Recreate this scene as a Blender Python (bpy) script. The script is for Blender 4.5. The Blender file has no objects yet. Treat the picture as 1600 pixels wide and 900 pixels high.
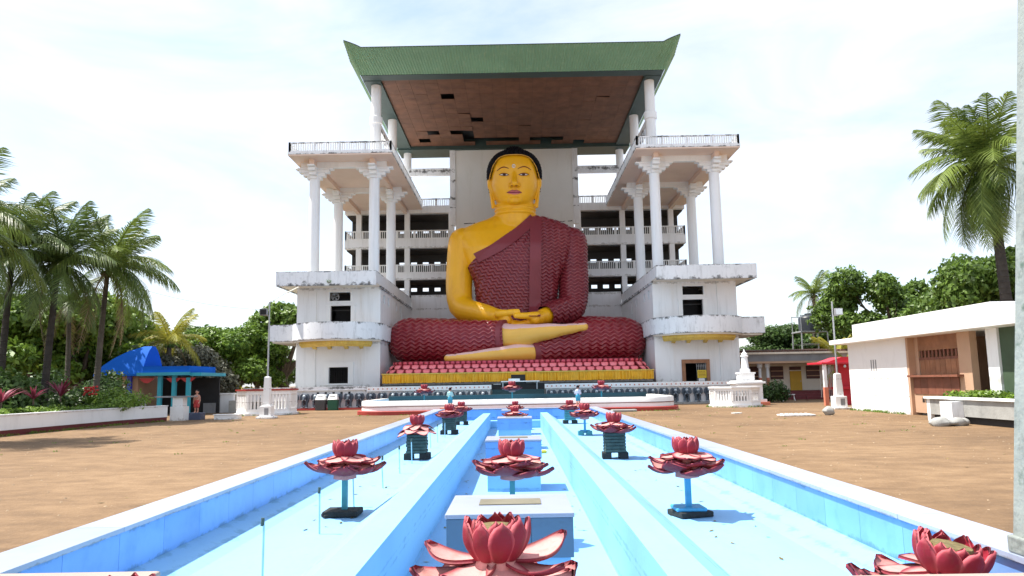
import bpy, bmesh, math, random
import numpy as np
from mathutils import Vector, Matrix
from mathutils.bvhtree import BVHTree

rad = math.radians
scn = bpy.context.scene
COL = scn.collection

# ------------------------------------------------------------------ camera
F_PX = 1150.0                       # focal length in pixels of the 1600 px wide photograph
PITCH, YAW, ROLL = rad(7.2893), rad(0.2191), rad(1.0)
CAM = np.array([0.1, 0.0, 1.9])
_f = np.array([-math.sin(YAW)*math.cos(PITCH), math.cos(YAW)*math.cos(PITCH), math.sin(PITCH)])
_r = np.array([math.cos(YAW), math.sin(YAW), 0.0])
_u = np.cross(_r, _f)
CU = _u*math.cos(ROLL) + _r*math.sin(ROLL)
CR = _r*math.cos(ROLL) - _u*math.sin(ROLL)
CF = _f
cam = bpy.data.cameras.new('camera')
cam.sensor_width = 36.0
cam.lens = F_PX/1600*36.0
cam.clip_start = 0.1
cam.clip_end = 6000
camo = bpy.data.objects.new('camera', cam)
COL.objects.link(camo)
camo.matrix_world = Matrix(((CR[0], CU[0], -CF[0], CAM[0]), (CR[1], CU[1], -CF[1], CAM[1]),
                            (CR[2], CU[2], -CF[2], CAM[2]), (0, 0, 0, 1)))
scn.camera = camo
scn.render.resolution_x, scn.render.resolution_y = 1024, 576

def at(px, py, Y):
    """world point at distance Y behind a pixel of the 1600x900 photograph"""
    d = CF + CR*(px-800)/F_PX + CU*(450-py)/F_PX
    return CAM + d*((Y-CAM[1])/d[1])

# ------------------------------------------------------------------ light
SUN_EL, SUN_AZ = rad(63), rad(-85)          # azimuth from +Y (away from the camera) towards +X
to_sun = Vector((math.sin(SUN_AZ)*math.cos(SUN_EL), math.cos(SUN_AZ)*math.cos(SUN_EL), math.sin(SUN_EL)))
world = bpy.data.worlds.new('World')
scn.world = world
world.use_nodes = True
wn, wl = world.node_tree.nodes, world.node_tree.links
wn.clear()
w_out = wn.new('ShaderNodeOutputWorld')
w_bg = wn.new('ShaderNodeBackground')
w_bg.inputs['Strength'].default_value = 0.12
w_sky = wn.new('ShaderNodeTexSky')
w_sky.sky_type = 'NISHITA'
w_sky.sun_disc = False
w_sky.sun_elevation = SUN_EL
w_sky.sun_rotation = SUN_AZ
w_sky.air_density = 1.0
w_sky.dust_density = 1.5
w_tc = wn.new('ShaderNodeTexCoord')
w_map = wn.new('ShaderNodeMapping')
w_map.inputs['Scale'].default_value = (1.0, 1.0, 3.2)
w_map.inputs['Rotation'].default_value = (0.0, rad(12), rad(20))
w_n = wn.new('ShaderNodeTexNoise')
w_n.inputs['Scale'].default_value = 2.3
w_n.inputs['Detail'].default_value = 9
w_n.inputs['Roughness'].default_value = 0.55
w_n.inputs['Distortion'].default_value = 0.5
w_rmp = wn.new('ShaderNodeValToRGB')
w_rmp.color_ramp.elements[0].position = 0.33
w_rmp.color_ramp.elements[0].color = (0.20, 0.20, 0.20, 1)
w_rmp.color_ramp.elements[1].position = 0.66
w_rmp.color_ramp.elements[1].color = (1, 1, 1, 1)
w_mix = wn.new('ShaderNodeMix')
w_mix.data_type = 'RGBA'
w_mix.inputs['B'].default_value = (3.9, 4.05, 4.3, 1)     # thin bright cloud
wl.new(w_tc.outputs['Generated'], w_map.inputs['Vector'])
wl.new(w_map.outputs['Vector'], w_n.inputs['Vector'])
wl.new(w_n.outputs['Fac'], w_rmp.inputs['Fac'])
wl.new(w_rmp.outputs['Color'], w_mix.inputs['Factor'])
wl.new(w_sky.outputs['Color'], w_mix.inputs['A'])
wl.new(w_mix.outputs['Result'], w_bg.inputs['Color'])
wl.new(w_bg.outputs['Background'], w_out.inputs['Surface'])

sl = bpy.data.lights.new('sun', 'SUN')
sl.energy = 3.5
sl.angle = rad(0.6)
sl.color = (1.0, 0.95, 0.87)
so = bpy.data.objects.new('sun', sl)
COL.objects.link(so)
so.rotation_euler = to_sun.to_track_quat('Z', 'Y').to_euler()
so.location = (-40, 20, 60)

vs = scn.view_settings
vs.view_transform = 'Standard'
vs.look = 'None'
vs.exposure = 1.3
vs.gamma = 1.0
vs.use_curve_mapping = False
scn.render.engine = 'CYCLES'
scn.cycles.max_bounces = 8
scn.cycles.diffuse_bounces = 4
scn.cycles.transparent_max_bounces = 8

# ------------------------------------------------------------------ materials
def _n(nt, t, **kw):
    n = nt.nodes.new(t)
    for k, v in kw.items():
        setattr(n, k, v)
    return n

def mat(name, col, rough=0.6, var=0.12, scale=3.0, bump=0.0, bscale=None, stain=None, stain_amt=0.0,
        stain_scale=(0.7, 0.7, 0.15), metal=0.0, rand=0.0, coords='Object', spec=0.5, detail=6.0, speck=None, speck_amt=0.0, speck_scale=14):
    m = bpy.data.materials.new(name)
    m.use_nodes = True
    nt = m.node_tree
    L = nt.links
    b = nt.nodes['Principled BSDF']
    b.inputs['Roughness'].default_value = rough
    b.inputs['Metallic'].default_value = metal
    b.inputs['Specular IOR Level'].default_value = spec
    tc = _n(nt, 'ShaderNodeTexCoord')
    geo = _n(nt, 'ShaderNodeNewGeometry')
    vec = tc.outputs['Object'] if coords == 'Object' else geo.outputs['Position']
    noi = _n(nt, 'ShaderNodeTexNoise')
    noi.inputs['Scale'].default_value = scale
    noi.inputs['Detail'].default_value = detail
    L.new(vec, noi.inputs['Vector'])
    mr = _n(nt, 'ShaderNodeMapRange')
    mr.inputs['From Min'].default_value = 0.25
    mr.inputs['From Max'].default_value = 0.75
    mr.inputs['To Min'].default_value = 1.0-var
    mr.inputs['To Max'].default_value = 1.0+var*0.6
    L.new(noi.outputs['Fac'], mr.inputs['Value'])
    hsv = _n(nt, 'ShaderNodeHueSaturation')
    hsv.inputs['Color'].default_value = (*col, 1)
    L.new(mr.outputs['Result'], hsv.inputs['Value'])
    out = hsv.outputs['Color']
    if rand:
        oi = _n(nt, 'ShaderNodeObjectInfo')
        r2 = _n(nt, 'ShaderNodeMapRange')
        r2.inputs['To Min'].default_value = 1-rand
        r2.inputs['To Max'].default_value = 1+rand
        L.new(oi.outputs['Random'], r2.inputs['Value'])
        h2 = _n(nt, 'ShaderNodeHueSaturation')
        L.new(out, h2.inputs['Color'])
        L.new(r2.outputs['Result'], h2.inputs['Value'])
        out = h2.outputs['Color']
    if stain is not None:
        mp = _n(nt, 'ShaderNodeMapping')
        mp.inputs['Scale'].default_value = stain_scale
        L.new(vec, mp.inputs['Vector'])
        n2 = _n(nt, 'ShaderNodeTexNoise')
        n2.inputs['Scale'].default_value = 2.2
        n2.inputs['Detail'].default_value = 10
        n2.inputs['Roughness'].default_value = 0.72
        L.new(mp.outputs['Vector'], n2.inputs['Vector'])
        cr = _n(nt, 'ShaderNodeValToRGB')
        cr.color_ramp.elements[0].position = 0.52
        cr.color_ramp.elements[0].color = (0, 0, 0, 1)
        cr.color_ramp.elements[1].position = 0.78
        cr.color_ramp.elements[1].color = (stain_amt,)*3+(1,)
        L.new(n2.outputs['Fac'], cr.inputs['Fac'])
        mx = _n(nt, 'ShaderNodeMix', data_type='RGBA')
        mx.inputs['B'].default_value = (*stain, 1)
        L.new(cr.outputs['Color'], mx.inputs['Factor'])
        L.new(out, mx.inputs['A'])
        out = mx.outputs['Result']
    if speck is not None:
        n4 = _n(nt, 'ShaderNodeTexNoise')
        n4.inputs['Scale'].default_value = speck_scale
        n4.inputs['Detail'].default_value = 4
        L.new(vec, n4.inputs['Vector'])
        c4 = _n(nt, 'ShaderNodeValToRGB')
        c4.color_ramp.elements[0].position = 0.60
        c4.color_ramp.elements[0].color = (0, 0, 0, 1)
        c4.color_ramp.elements[1].position = 0.70
        c4.color_ramp.elements[1].color = (speck_amt,)*3+(1,)
        L.new(n4.outputs['Fac'], c4.inputs['Fac'])
        m4 = _n(nt, 'ShaderNodeMix', data_type='RGBA')
        m4.inputs['B'].default_value = (*speck, 1)
        L.new(c4.outputs['Color'], m4.inputs['Factor'])
        L.new(out, m4.inputs['A'])
        out = m4.outputs['Result']
    L.new(out, b.inputs['Base Color'])
    if bump:
        n3 = _n(nt, 'ShaderNodeTexNoise')
        n3.inputs['Scale'].default_value = bscale or scale*6
        n3.inputs['Detail'].default_value = 5
        L.new(vec, n3.inputs['Vector'])
        bp = _n(nt, 'ShaderNodeBump')
        bp.inputs['Strength'].default_value = bump
        bp.inputs['Distance'].default_value = 0.03
        L.new(n3.outputs['Fac'], bp.inputs['Height'])
        L.new(bp.outputs['Normal'], b.inputs['Normal'])
    return m

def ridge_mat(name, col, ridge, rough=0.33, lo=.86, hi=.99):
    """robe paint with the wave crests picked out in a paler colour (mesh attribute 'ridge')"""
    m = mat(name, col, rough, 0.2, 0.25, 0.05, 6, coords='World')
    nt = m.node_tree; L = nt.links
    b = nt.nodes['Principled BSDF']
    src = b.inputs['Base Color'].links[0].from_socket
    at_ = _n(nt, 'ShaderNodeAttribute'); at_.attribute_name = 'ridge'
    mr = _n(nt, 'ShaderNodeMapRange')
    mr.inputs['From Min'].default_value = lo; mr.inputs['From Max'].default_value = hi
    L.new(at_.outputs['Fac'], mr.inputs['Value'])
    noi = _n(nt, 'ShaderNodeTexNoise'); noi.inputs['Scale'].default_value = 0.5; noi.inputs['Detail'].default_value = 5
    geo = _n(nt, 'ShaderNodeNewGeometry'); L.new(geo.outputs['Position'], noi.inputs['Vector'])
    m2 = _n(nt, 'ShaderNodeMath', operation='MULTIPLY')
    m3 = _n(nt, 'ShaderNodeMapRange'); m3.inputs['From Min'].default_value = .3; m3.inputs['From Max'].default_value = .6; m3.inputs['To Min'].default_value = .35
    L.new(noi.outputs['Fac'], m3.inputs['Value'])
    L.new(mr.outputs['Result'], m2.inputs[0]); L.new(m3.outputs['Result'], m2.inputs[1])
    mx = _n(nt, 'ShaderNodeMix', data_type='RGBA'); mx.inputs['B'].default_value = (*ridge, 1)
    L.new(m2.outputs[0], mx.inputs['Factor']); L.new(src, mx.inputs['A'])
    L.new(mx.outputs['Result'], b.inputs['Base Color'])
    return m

def leaf_mat(name, c1, c2, trans=0.3, rough=0.45):
    m = bpy.data.materials.new(name)
    m.use_nodes = True
    nt = m.node_tree
    L = nt.links
    b = nt.nodes['Principled BSDF']
    b.inputs['Roughness'].default_value = rough
    b.inputs['Specular IOR Level'].default_value = 0.4
    geo = _n(nt, 'ShaderNodeNewGeometry')
    oi = _n(nt, 'ShaderNodeObjectInfo')
    noi = _n(nt, 'ShaderNodeTexNoise')
    noi.inputs['Scale'].default_value = 0.45
    L.new(geo.outputs['Position'], noi.inputs['Vector'])
    ad = _n(nt, 'ShaderNodeMath', operation='MULTIPLY_ADD')
    ad.inputs[1].default_value = 0.55
    L.new(geo.outputs['Random Per Island'], ad.inputs[0])
    L.new(noi.outputs['Fac'], ad.inputs[2])
    a2 = _n(nt, 'ShaderNodeMath', operation='MULTIPLY_ADD')
    a2.inputs[1].default_value = 0.3
    L.new(oi.outputs['Random'], a2.inputs[0])
    L.new(ad.outputs[0], a2.inputs[2])
    cr = _n(nt, 'ShaderNodeValToRGB')
    cr.color_ramp.elements[0].position = 0.45
    cr.color_ramp.elements[0].color = (*c1, 1)
    cr.color_ramp.elements[1].position = 1.25 if False else 1.0
    cr.color_ramp.elements[1].color = (*c2, 1)
    L.new(a2.outputs[0], cr.inputs['Fac'])
    L.new(cr.outputs['Color'], b.inputs['Base Color'])
    tr = _n(nt, 'ShaderNodeBsdfTranslucent')
    L.new(cr.outputs['Color'], tr.inputs['Color'])
    mx = _n(nt, 'ShaderNodeMixShader')
    mx.inputs['Fac'].default_value = trans
    L.new(b.outputs['BSDF'], mx.inputs[1])
    L.new(tr.outputs['BSDF'], mx.inputs[2])
    L.new(mx.outputs['Shader'], nt.nodes['Material Output'].inputs['Surface'])
    return m

def petal_mat(name, face, edge, back=None, rough=0.68, dirt=(0.16, 0.12, 0.05), dirt_amt=0.25, e0=.72, e1=.95):
    """sheet coloured along its own outline (UV), for lotus petals with darker painted rims"""
    m = bpy.data.materials.new(name)
    m.use_nodes = True
    nt = m.node_tree
    L = nt.links
    b = nt.nodes['Principled BSDF']
    b.inputs['Roughness'].default_value = rough
    uv = _n(nt, 'ShaderNodeUVMap')
    sx = _n(nt, 'ShaderNodeSeparateXYZ')
    L.new(uv.outputs['UV'], sx.inputs[0])
    mb_ = _n(nt, 'ShaderNodeMix', data_type='RGBA')
    mb_.inputs['A'].default_value = (*face, 1)
    mb_.inputs['B'].default_value = (*(back or face), 1)
    L.new(sx.outputs['Y'], mb_.inputs['Factor'])
    cr = _n(nt, 'ShaderNodeMapRange')
    cr.inputs['From Min'].default_value = e0
    cr.inputs['From Max'].default_value = e1
    L.new(sx.outputs['X'], cr.inputs['Value'])
    me_ = _n(nt, 'ShaderNodeMix', data_type='RGBA')
    me_.inputs['B'].default_value = (*edge, 1)
    L.new(cr.outputs['Result'], me_.inputs['Factor'])
    L.new(mb_.outputs['Result'], me_.inputs['A'])
    geo = _n(nt, 'ShaderNodeNewGeometry')
    noi = _n(nt, 'ShaderNodeTexNoise')
    noi.inputs['Scale'].default_value = 7
    noi.inputs['Detail'].default_value = 7
    noi.inputs['Roughness'].default_value = 0.65
    L.new(geo.outputs['Position'], noi.inputs['Vector'])
    c2 = _n(nt, 'ShaderNodeValToRGB')
    c2.color_ramp.elements[0].position = 0.5
    c2.color_ramp.elements[0].color = (0, 0, 0, 1)
    c2.color_ramp.elements[1].position = 0.72
    c2.color_ramp.elements[1].color = (dirt_amt,)*3+(1,)
    L.new(noi.outputs['Fac'], c2.inputs['Fac'])
    mx = _n(nt, 'ShaderNodeMix', data_type='RGBA')
    mx.inputs['B'].default_value = (*dirt, 1)
    L.new(c2.outputs['Color'], mx.inputs['Factor'])
    L.new(me_.outputs['Result'], mx.inputs['A'])
    L.new(mx.outputs['Result'], b.inputs['Base Color'])
    bp = _n(nt, 'ShaderNodeBump')
    bp.inputs['Strength'].default_value = 0.6
    bp.inputs['Distance'].default_value = 0.015
    L.new(noi.outputs['Fac'], bp.inputs['Height'])
    L.new(bp.outputs['Normal'], b.inputs['Normal'])
    return m

M = {}
MOLD = (0.06, 0.06, 0.055)
M['white'] = mat('white_paint', (0.85, 0.85, 0.85), 0.6, 0.04, 0.6, 0.12, 12, (0.40, 0.39, 0.36), 0.42, (0.9, 0.9, 0.07), coords='World')
M['white_clean'] = mat('white_paint_clean', (0.86, 0.86, 0.85), 0.55, 0.03, 0.8, 0.1, 14, (0.3, 0.29, 0.26), 0.25, (0.6, 0.6, 0.2), coords='World')
M['white_mold'] = mat('white_paint_weathered', (0.83, 0.84, 0.85), 0.65, 0.06, 0.8, 0.2, 10, (0.26, 0.26, 0.25), 0.6, (1.3, 1.3, 0.22), coords='World',
                      speck=(0.2, 0.2, 0.19), speck_amt=0.18, speck_scale=2.6)
M['column'] = mat('column_paint', (0.86, 0.87, 0.88), 0.5, 0.03, 0.5, 0.08, 12, (0.35, 0.34, 0.3), 0.3, (1.2, 1.2, 0.06), coords='World')
M['soffit'] = mat('soffit_paint', (0.82, 0.64, 0.53), 0.7, 0.08, 0.35, 0.1, 6, (0.70, 0.48, 0.36), 0.6, (0.3, 0.3, 0.3), coords='World')
M['cream'] = mat('cream_plaster', (0.78, 0.70, 0.58), 0.7, 0.1, 0.7, 0.2, 9, (0.3, 0.25, 0.18), 0.5, (0.6, 0.6, 0.2), coords='World')
M['panel'] = mat('grey_back_wall', (0.78, 0.78, 0.75), 0.65, 0.06, 0.3, 0.1, 6, (0.55, 0.57, 0.48), 0.5, (0.5, 0.5, 0.12), coords='World')
M['inner'] = mat('shade_dark_inner', (0.045, 0.042, 0.04), 0.8, 0.25, 0.8, 0.2, 8, coords='World')  # whitish interior, with its shade put into the dark base colour
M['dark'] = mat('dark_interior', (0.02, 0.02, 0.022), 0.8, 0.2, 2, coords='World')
M['yellow_trim'] = mat('yellow_trim', (0.72, 0.50, 0.10), 0.6, 0.15, 1.5, 0.1, 10, (0.3, 0.22, 0.08), 0.6, coords='World')
M['green_roof'] = mat('green_roof_sheet', (0.175, 0.32, 0.185), 0.5, 0.14, 0.4, 0.0, 8, (0.34, 0.42, 0.26), 0.6, (1.5, 1.5, 0.1), coords='World')
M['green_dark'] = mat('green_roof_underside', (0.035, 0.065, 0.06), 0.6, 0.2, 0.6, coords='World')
M['ceiling'] = mat('ceiling_board', (0.150, 0.062, 0.031), 0.7, 0.35, 1.2, 0.2, 9, (0.20, 0.10, 0.055), 0.6, (0.5, 0.9, 0.5), rand=0.08, coords='World')
M['gold'] = mat('golden_skin_paint', (0.95, 0.47, 0.008), 0.36, 0.08, 0.35, 0.04, 5, (0.70, 0.27, 0.01), 0.6, (0.5, 0.5, 0.10), coords='World')
M['foot'] = mat('foot_paint', (0.88, 0.47, 0.075), 0.42, 0.08, 0.5, 0.04, 5, coords='World')
M['sole'] = mat('sole_paint', (0.80, 0.50, 0.46), 0.45, 0.08, 0.5, 0.04, 5, coords='World')
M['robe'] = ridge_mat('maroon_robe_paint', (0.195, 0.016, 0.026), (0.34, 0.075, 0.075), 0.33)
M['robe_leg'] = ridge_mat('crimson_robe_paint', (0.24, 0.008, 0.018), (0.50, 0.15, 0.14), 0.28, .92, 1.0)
M['robe_band'] = mat('plain_robe_band', (0.225, 0.032, 0.042), 0.5, 0.12, 0.4, 0.05, 6, coords='World')
M['hair'] = mat('black_hair_paint', (0.006, 0.006, 0.010), 0.7, 0.3, 2, spec=0.2, coords='World')
M['eye_white'] = mat('eye_white', (0.8, 0.78, 0.72), 0.4, 0.02)
M['black'] = mat('black_paint', (0.012, 0.011, 0.013), 0.5, 0.2)
M['brow'] = mat('brow_line_paint', (0.20, 0.035, 0.01), 0.5, 0.1)
M['lip'] = mat('lip_paint', (0.62, 0.16, 0.14), 0.4, 0.08)
M['lip_line'] = mat('lip_line_paint', (0.22, 0.012, 0.05), 0.5, 0.1)
M['slit'] = mat('ear_shadow_paint', (0.45, 0.14, 0.01), 0.5, 0.1)
M['throne_petal'] = petal_mat('throne_petal', (0.86, 0.20, 0.22), (0.24, 0.004, 0.014), rough=0.4, dirt_amt=0.05, e0=.66, e1=.86)
M['throne_petal2'] = petal_mat('throne_petal_small', (0.70, 0.08, 0.11), (0.24, 0.004, 0.014), rough=0.4, dirt_amt=0.05, e0=.6, e1=.82)
M['throne_red'] = mat('throne_red', (0.28, 0.008, 0.022), 0.45, 0.15)
M['pleat'] = mat('yellow_pleats', (0.78, 0.40, 0.015), 0.55, 0.2, 3, coords='World')
M['charcoal'] = mat('charcoal_base', (0.018, 0.02, 0.024), 0.5, 0.3, 1.5, coords='World')
M['teal_dark'] = mat('dark_teal_wall', (0.035, 0.09, 0.10), 0.6, 0.2, 1, coords='World')
M['ground'] = None
M['marble'] = mat('white_marble_tile', (0.33, 0.375, 0.48), 0.35, 0.08, 1.6, 0.03, 8, (0.25, 0.30, 0.42), 0.75, (1.2, 1.2, 1.0), rand=0.05, coords='World')
M['marble_blue'] = mat('pale_blue_marble_tile', (0.15, 0.35, 0.76), 0.3, 0.12, 1.3, 0.03, 8, (0.06, 0.22, 0.58), 0.75, (0.9, 0.9, 0.8), rand=0.07, coords='World')
M['marble_grey'] = mat('slate_blue_tile', (0.085, 0.165, 0.26), 0.3, 0.15, 1.3, 0.03, 8, (0.04, 0.08, 0.13), 0.6, (0.8, 0.8, 1.4), rand=0.10, coords='World')
M['pool'] = mat('pool_floor_paint', (0.23, 0.48, 0.74), 0.55, 0.06, 0.5, 0.12, 10, (0.17, 0.42, 0.68), 0.4, (0.9, 0.22, 0.8), coords='World', speck=(0.10, 0.24, 0.30), speck_amt=0.12, speck_scale=9)
M['grout'] = mat('dark_grout', (0.08, 0.07, 0.05), 0.8, 0.2)
M['plate'] = mat('drain_plate', (0.25, 0.23, 0.17), 0.5, 0.25, 3, 0.2, 20, metal=0.3)
M['petal'] = petal_mat('lotus_petal', (0.60, 0.27, 0.25), (0.22, 0.018, 0.035), back=(0.19, 0.022, 0.035), dirt=(0.20, 0.10, 0.06), dirt_amt=0.5)
M['petal_cup'] = petal_mat('lotus_cup_petal', (0.34, 0.012, 0.035), (0.48, 0.09, 0.11), back=(0.23, 0.006, 0.022), dirt=(0.14, 0.05, 0.03), dirt_amt=0.45)
M['seed'] = mat('lotus_seed_head', (0.17, 0.13, 0.05), 0.8, 0.5, 18, 0.6, 25)
M['teal'] = mat('teal_painted_steel', (0.05, 0.28, 0.32), 0.5, 0.25, 5, 0.1, 20, (0.10, 0.08, 0.05), 0.5)
M['blue_paint'] = mat('blue_painted_steel', (0.05, 0.35, 0.62), 0.5, 0.2, 4, 0.1, 20, (0.03, 0.1, 0.14), 0.5)
M['pipe'] = mat('pale_blue_pipe', (0.35, 0.60, 0.74), 0.45, 0.15, 5)
M['brick'] = mat('mossy_brick', (0.045, 0.085, 0.08), 0.85, 0.4, 6, 0.6, 25, (0.10, 0.12, 0.09), 0.7, (3, 3, 3))
M['moss'] = mat('black_mossy_stone', (0.018, 0.022, 0.022), 0.8, 0.5, 8, 0.6, 30, (0.06, 0.06, 0.045), 0.6, (4, 4, 4))
M['elephant'] = mat('elephant_grey', (0.075, 0.10, 0.13), 0.5, 0.25, 5, 0.1, 20)
M['elephant_trim'] = mat('elephant_pale_paint', (0.55, 0.62, 0.66), 0.5, 0.1, 5)
M['redoxide'] = mat('red_oxide_paint', (0.34, 0.035, 0.025), 0.55, 0.2, 1.5, 0.1, 10, coords='World')
M['maroon'] = mat('maroon_floor_paint', (0.13, 0.015, 0.02), 0.5, 0.2, 1.5, coords='World')
M['salmon'] = mat('salmon_paint', (0.62, 0.20, 0.12), 0.6, 0.15, 3)
M['wood'] = mat('brown_board', (0.34, 0.16, 0.08), 0.65, 0.3, 2.5, 0.2, 12, (0.16, 0.07, 0.035), 0.6, (0.4, 3, 3), rand=0.15)
M['wood_dark'] = mat('dark_brown_board', (0.20, 0.075, 0.045), 0.6, 0.25, 2.5, 0.2, 12, rand=0.15)
M['beige'] = mat('beige_plaster', (0.50, 0.32, 0.21), 0.75, 0.12, 1, 0.15, 9, coords='World')
M['blue_roof'] = mat('bright_blue_roof', (0.006, 0.11, 0.52), 0.75, 0.12, 0.6, 0.05, 6, spec=0.15, coords='World')
M['turq'] = mat('turquoise_paint', (0.03, 0.34, 0.46), 0.5, 0.15, 1)
M['navy'] = mat('blue_post_paint', (0.03, 0.05, 0.42), 0.5, 0.1, 2)
M['red'] = mat('bright_red_paint', (0.58, 0.015, 0.035), 0.45, 0.15, 1.5)
M['steel'] = mat('galvanised_steel', (0.42, 0.43, 0.44), 0.45, 0.15, 6, metal=0.5)
M['tank'] = mat('black_plastic_tank', (0.02, 0.024, 0.03), 0.4, 0.15)
M['grey_fascia'] = mat('grey_fascia', (0.27, 0.27, 0.28), 0.7, 0.2, 1, 0.1, 8, MOLD, 0.5, coords='World')
M['tile_roof'] = mat('old_roof_tile', (0.14, 0.07, 0.05), 0.85, 0.4, 2, 0.5, 12, MOLD, 0.6, coords='World')
M['yellow_door'] = mat('yellow_door_paint', (0.62, 0.36, 0.03), 0.5, 0.12, 2)
M['shutter'] = mat('maroon_shutter', (0.11, 0.045, 0.04), 0.6, 0.2, 3)
M['concrete'] = mat('grey_concrete', (0.34, 0.34, 0.32), 0.8, 0.2, 1.5, 0.3, 14, MOLD, 0.5, (1, 1, 1), coords='World')
M['post'] = mat('weathered_post', (0.26, 0.29, 0.27), 0.75, 0.2, 3, 0.4, 18, (0.03, 0.035, 0.03), 0.95, (1.6, 1.6, 0.9), coords='World', speck=(0.05, 0.09, 0.06), speck_amt=0.8, speck_scale=6)
M['ledge'] = mat('brown_ledge', (0.34, 0.27, 0.23), 0.6, 0.12, 2, 0.1, 20, coords='World')
M['bin_grey'] = mat('grey_bin', (0.06, 0.06, 0.065), 0.5, 0.1)
M['bin_green'] = mat('green_bin', (0.01, 0.09, 0.05), 0.5, 0.1)
M['bark'] = mat('bark', (0.13, 0.095, 0.065), 0.9, 0.4, 3, 0.7, 14)
M['bark_dark'] = mat('dark_bark', (0.045, 0.037, 0.03), 0.9, 0.4, 3, 0.7, 14)
M['palm_bark'] = mat('palm_bark', (0.10, 0.085, 0.065), 0.9, 0.35, 2, 0.6, 9, (0.2, 0.18, 0.14), 0.6, (1, 1, 6))
M['skin_tone'] = mat('painted_skin', (0.50, 0.24, 0.17), 0.5, 0.1, 4)
M['cyan_cloth'] = mat('pale_cyan_shirt', (0.35, 0.62, 0.62), 0.6, 0.1, 4)
M['blue_cloth'] = mat('blue_shorts', (0.03, 0.30, 0.45), 0.6, 0.1, 4)
M['lilac_cloth'] = mat('pale_lilac_shirt', (0.50, 0.58, 0.72), 0.6, 0.1, 4)
M['red_cloth'] = mat('red_cloth', (0.50, 0.05, 0.05), 0.6, 0.1, 4)
M['navy_block'] = mat('slate_blue_block', (0.06, 0.075, 0.13), 0.6, 0.15, 3)
M['glass'] = mat('dark_glass', (0.03, 0.03, 0.035), 0.12, 0.1)
M['lamp_glass'] = mat('lamp_glass', (0.55, 0.58, 0.60), 0.15, 0.05)
M['sign_yellow'] = mat('yellow_sign', (0.78, 0.55, 0.03), 0.5, 0.06, 4)
M['tube_white'] = mat('lamp_tube', (0.75, 0.72, 0.6), 0.4, 0.04)
M['leaf_a'] = leaf_mat('leaf_mid', (0.028, 0.066, 0.012), (0.145, 0.235, 0.04))
M['leaf_b'] = leaf_mat('leaf_dark', (0.017, 0.045, 0.012), (0.085, 0.15, 0.035))
M['leaf_c'] = leaf_mat('leaf_bright', (0.05, 0.11, 0.015), (0.19, 0.30, 0.04))
M['leaf_grey'] = leaf_mat('leaf_dusty', (0.030, 0.036, 0.026), (0.13, 0.135, 0.095), 0.15)
M['leaf_yellow'] = leaf_mat('leaf_yellow', (0.20, 0.22, 0.02), (0.45, 0.42, 0.05), 0.35)
M['frond'] = leaf_mat('palm_leaflet', (0.042, 0.085, 0.014), (0.19, 0.255, 0.05), 0.3)
M['frond_y'] = leaf_mat('yellow_palm_leaflet', (0.16, 0.20, 0.02), (0.40, 0.36, 0.04), 0.3)
M['frond_dark'] = leaf_mat('dark_palm_leaflet', (0.028, 0.06, 0.014), (0.125, 0.18, 0.04), 0.3)  # darker leaflet green used for some of the palms
M['frond_dry'] = leaf_mat('dry_frond', (0.13, 0.085, 0.04), (0.28, 0.20, 0.10), 0.2)
M['cordyline'] = leaf_mat('maroon_leaf', (0.09, 0.012, 0.03), (0.30, 0.05, 0.09), 0.25)
M['red_flower'] = leaf_mat('red_flower', (0.45, 0.02, 0.02), (0.7, 0.06, 0.05), 0.3)

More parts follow.
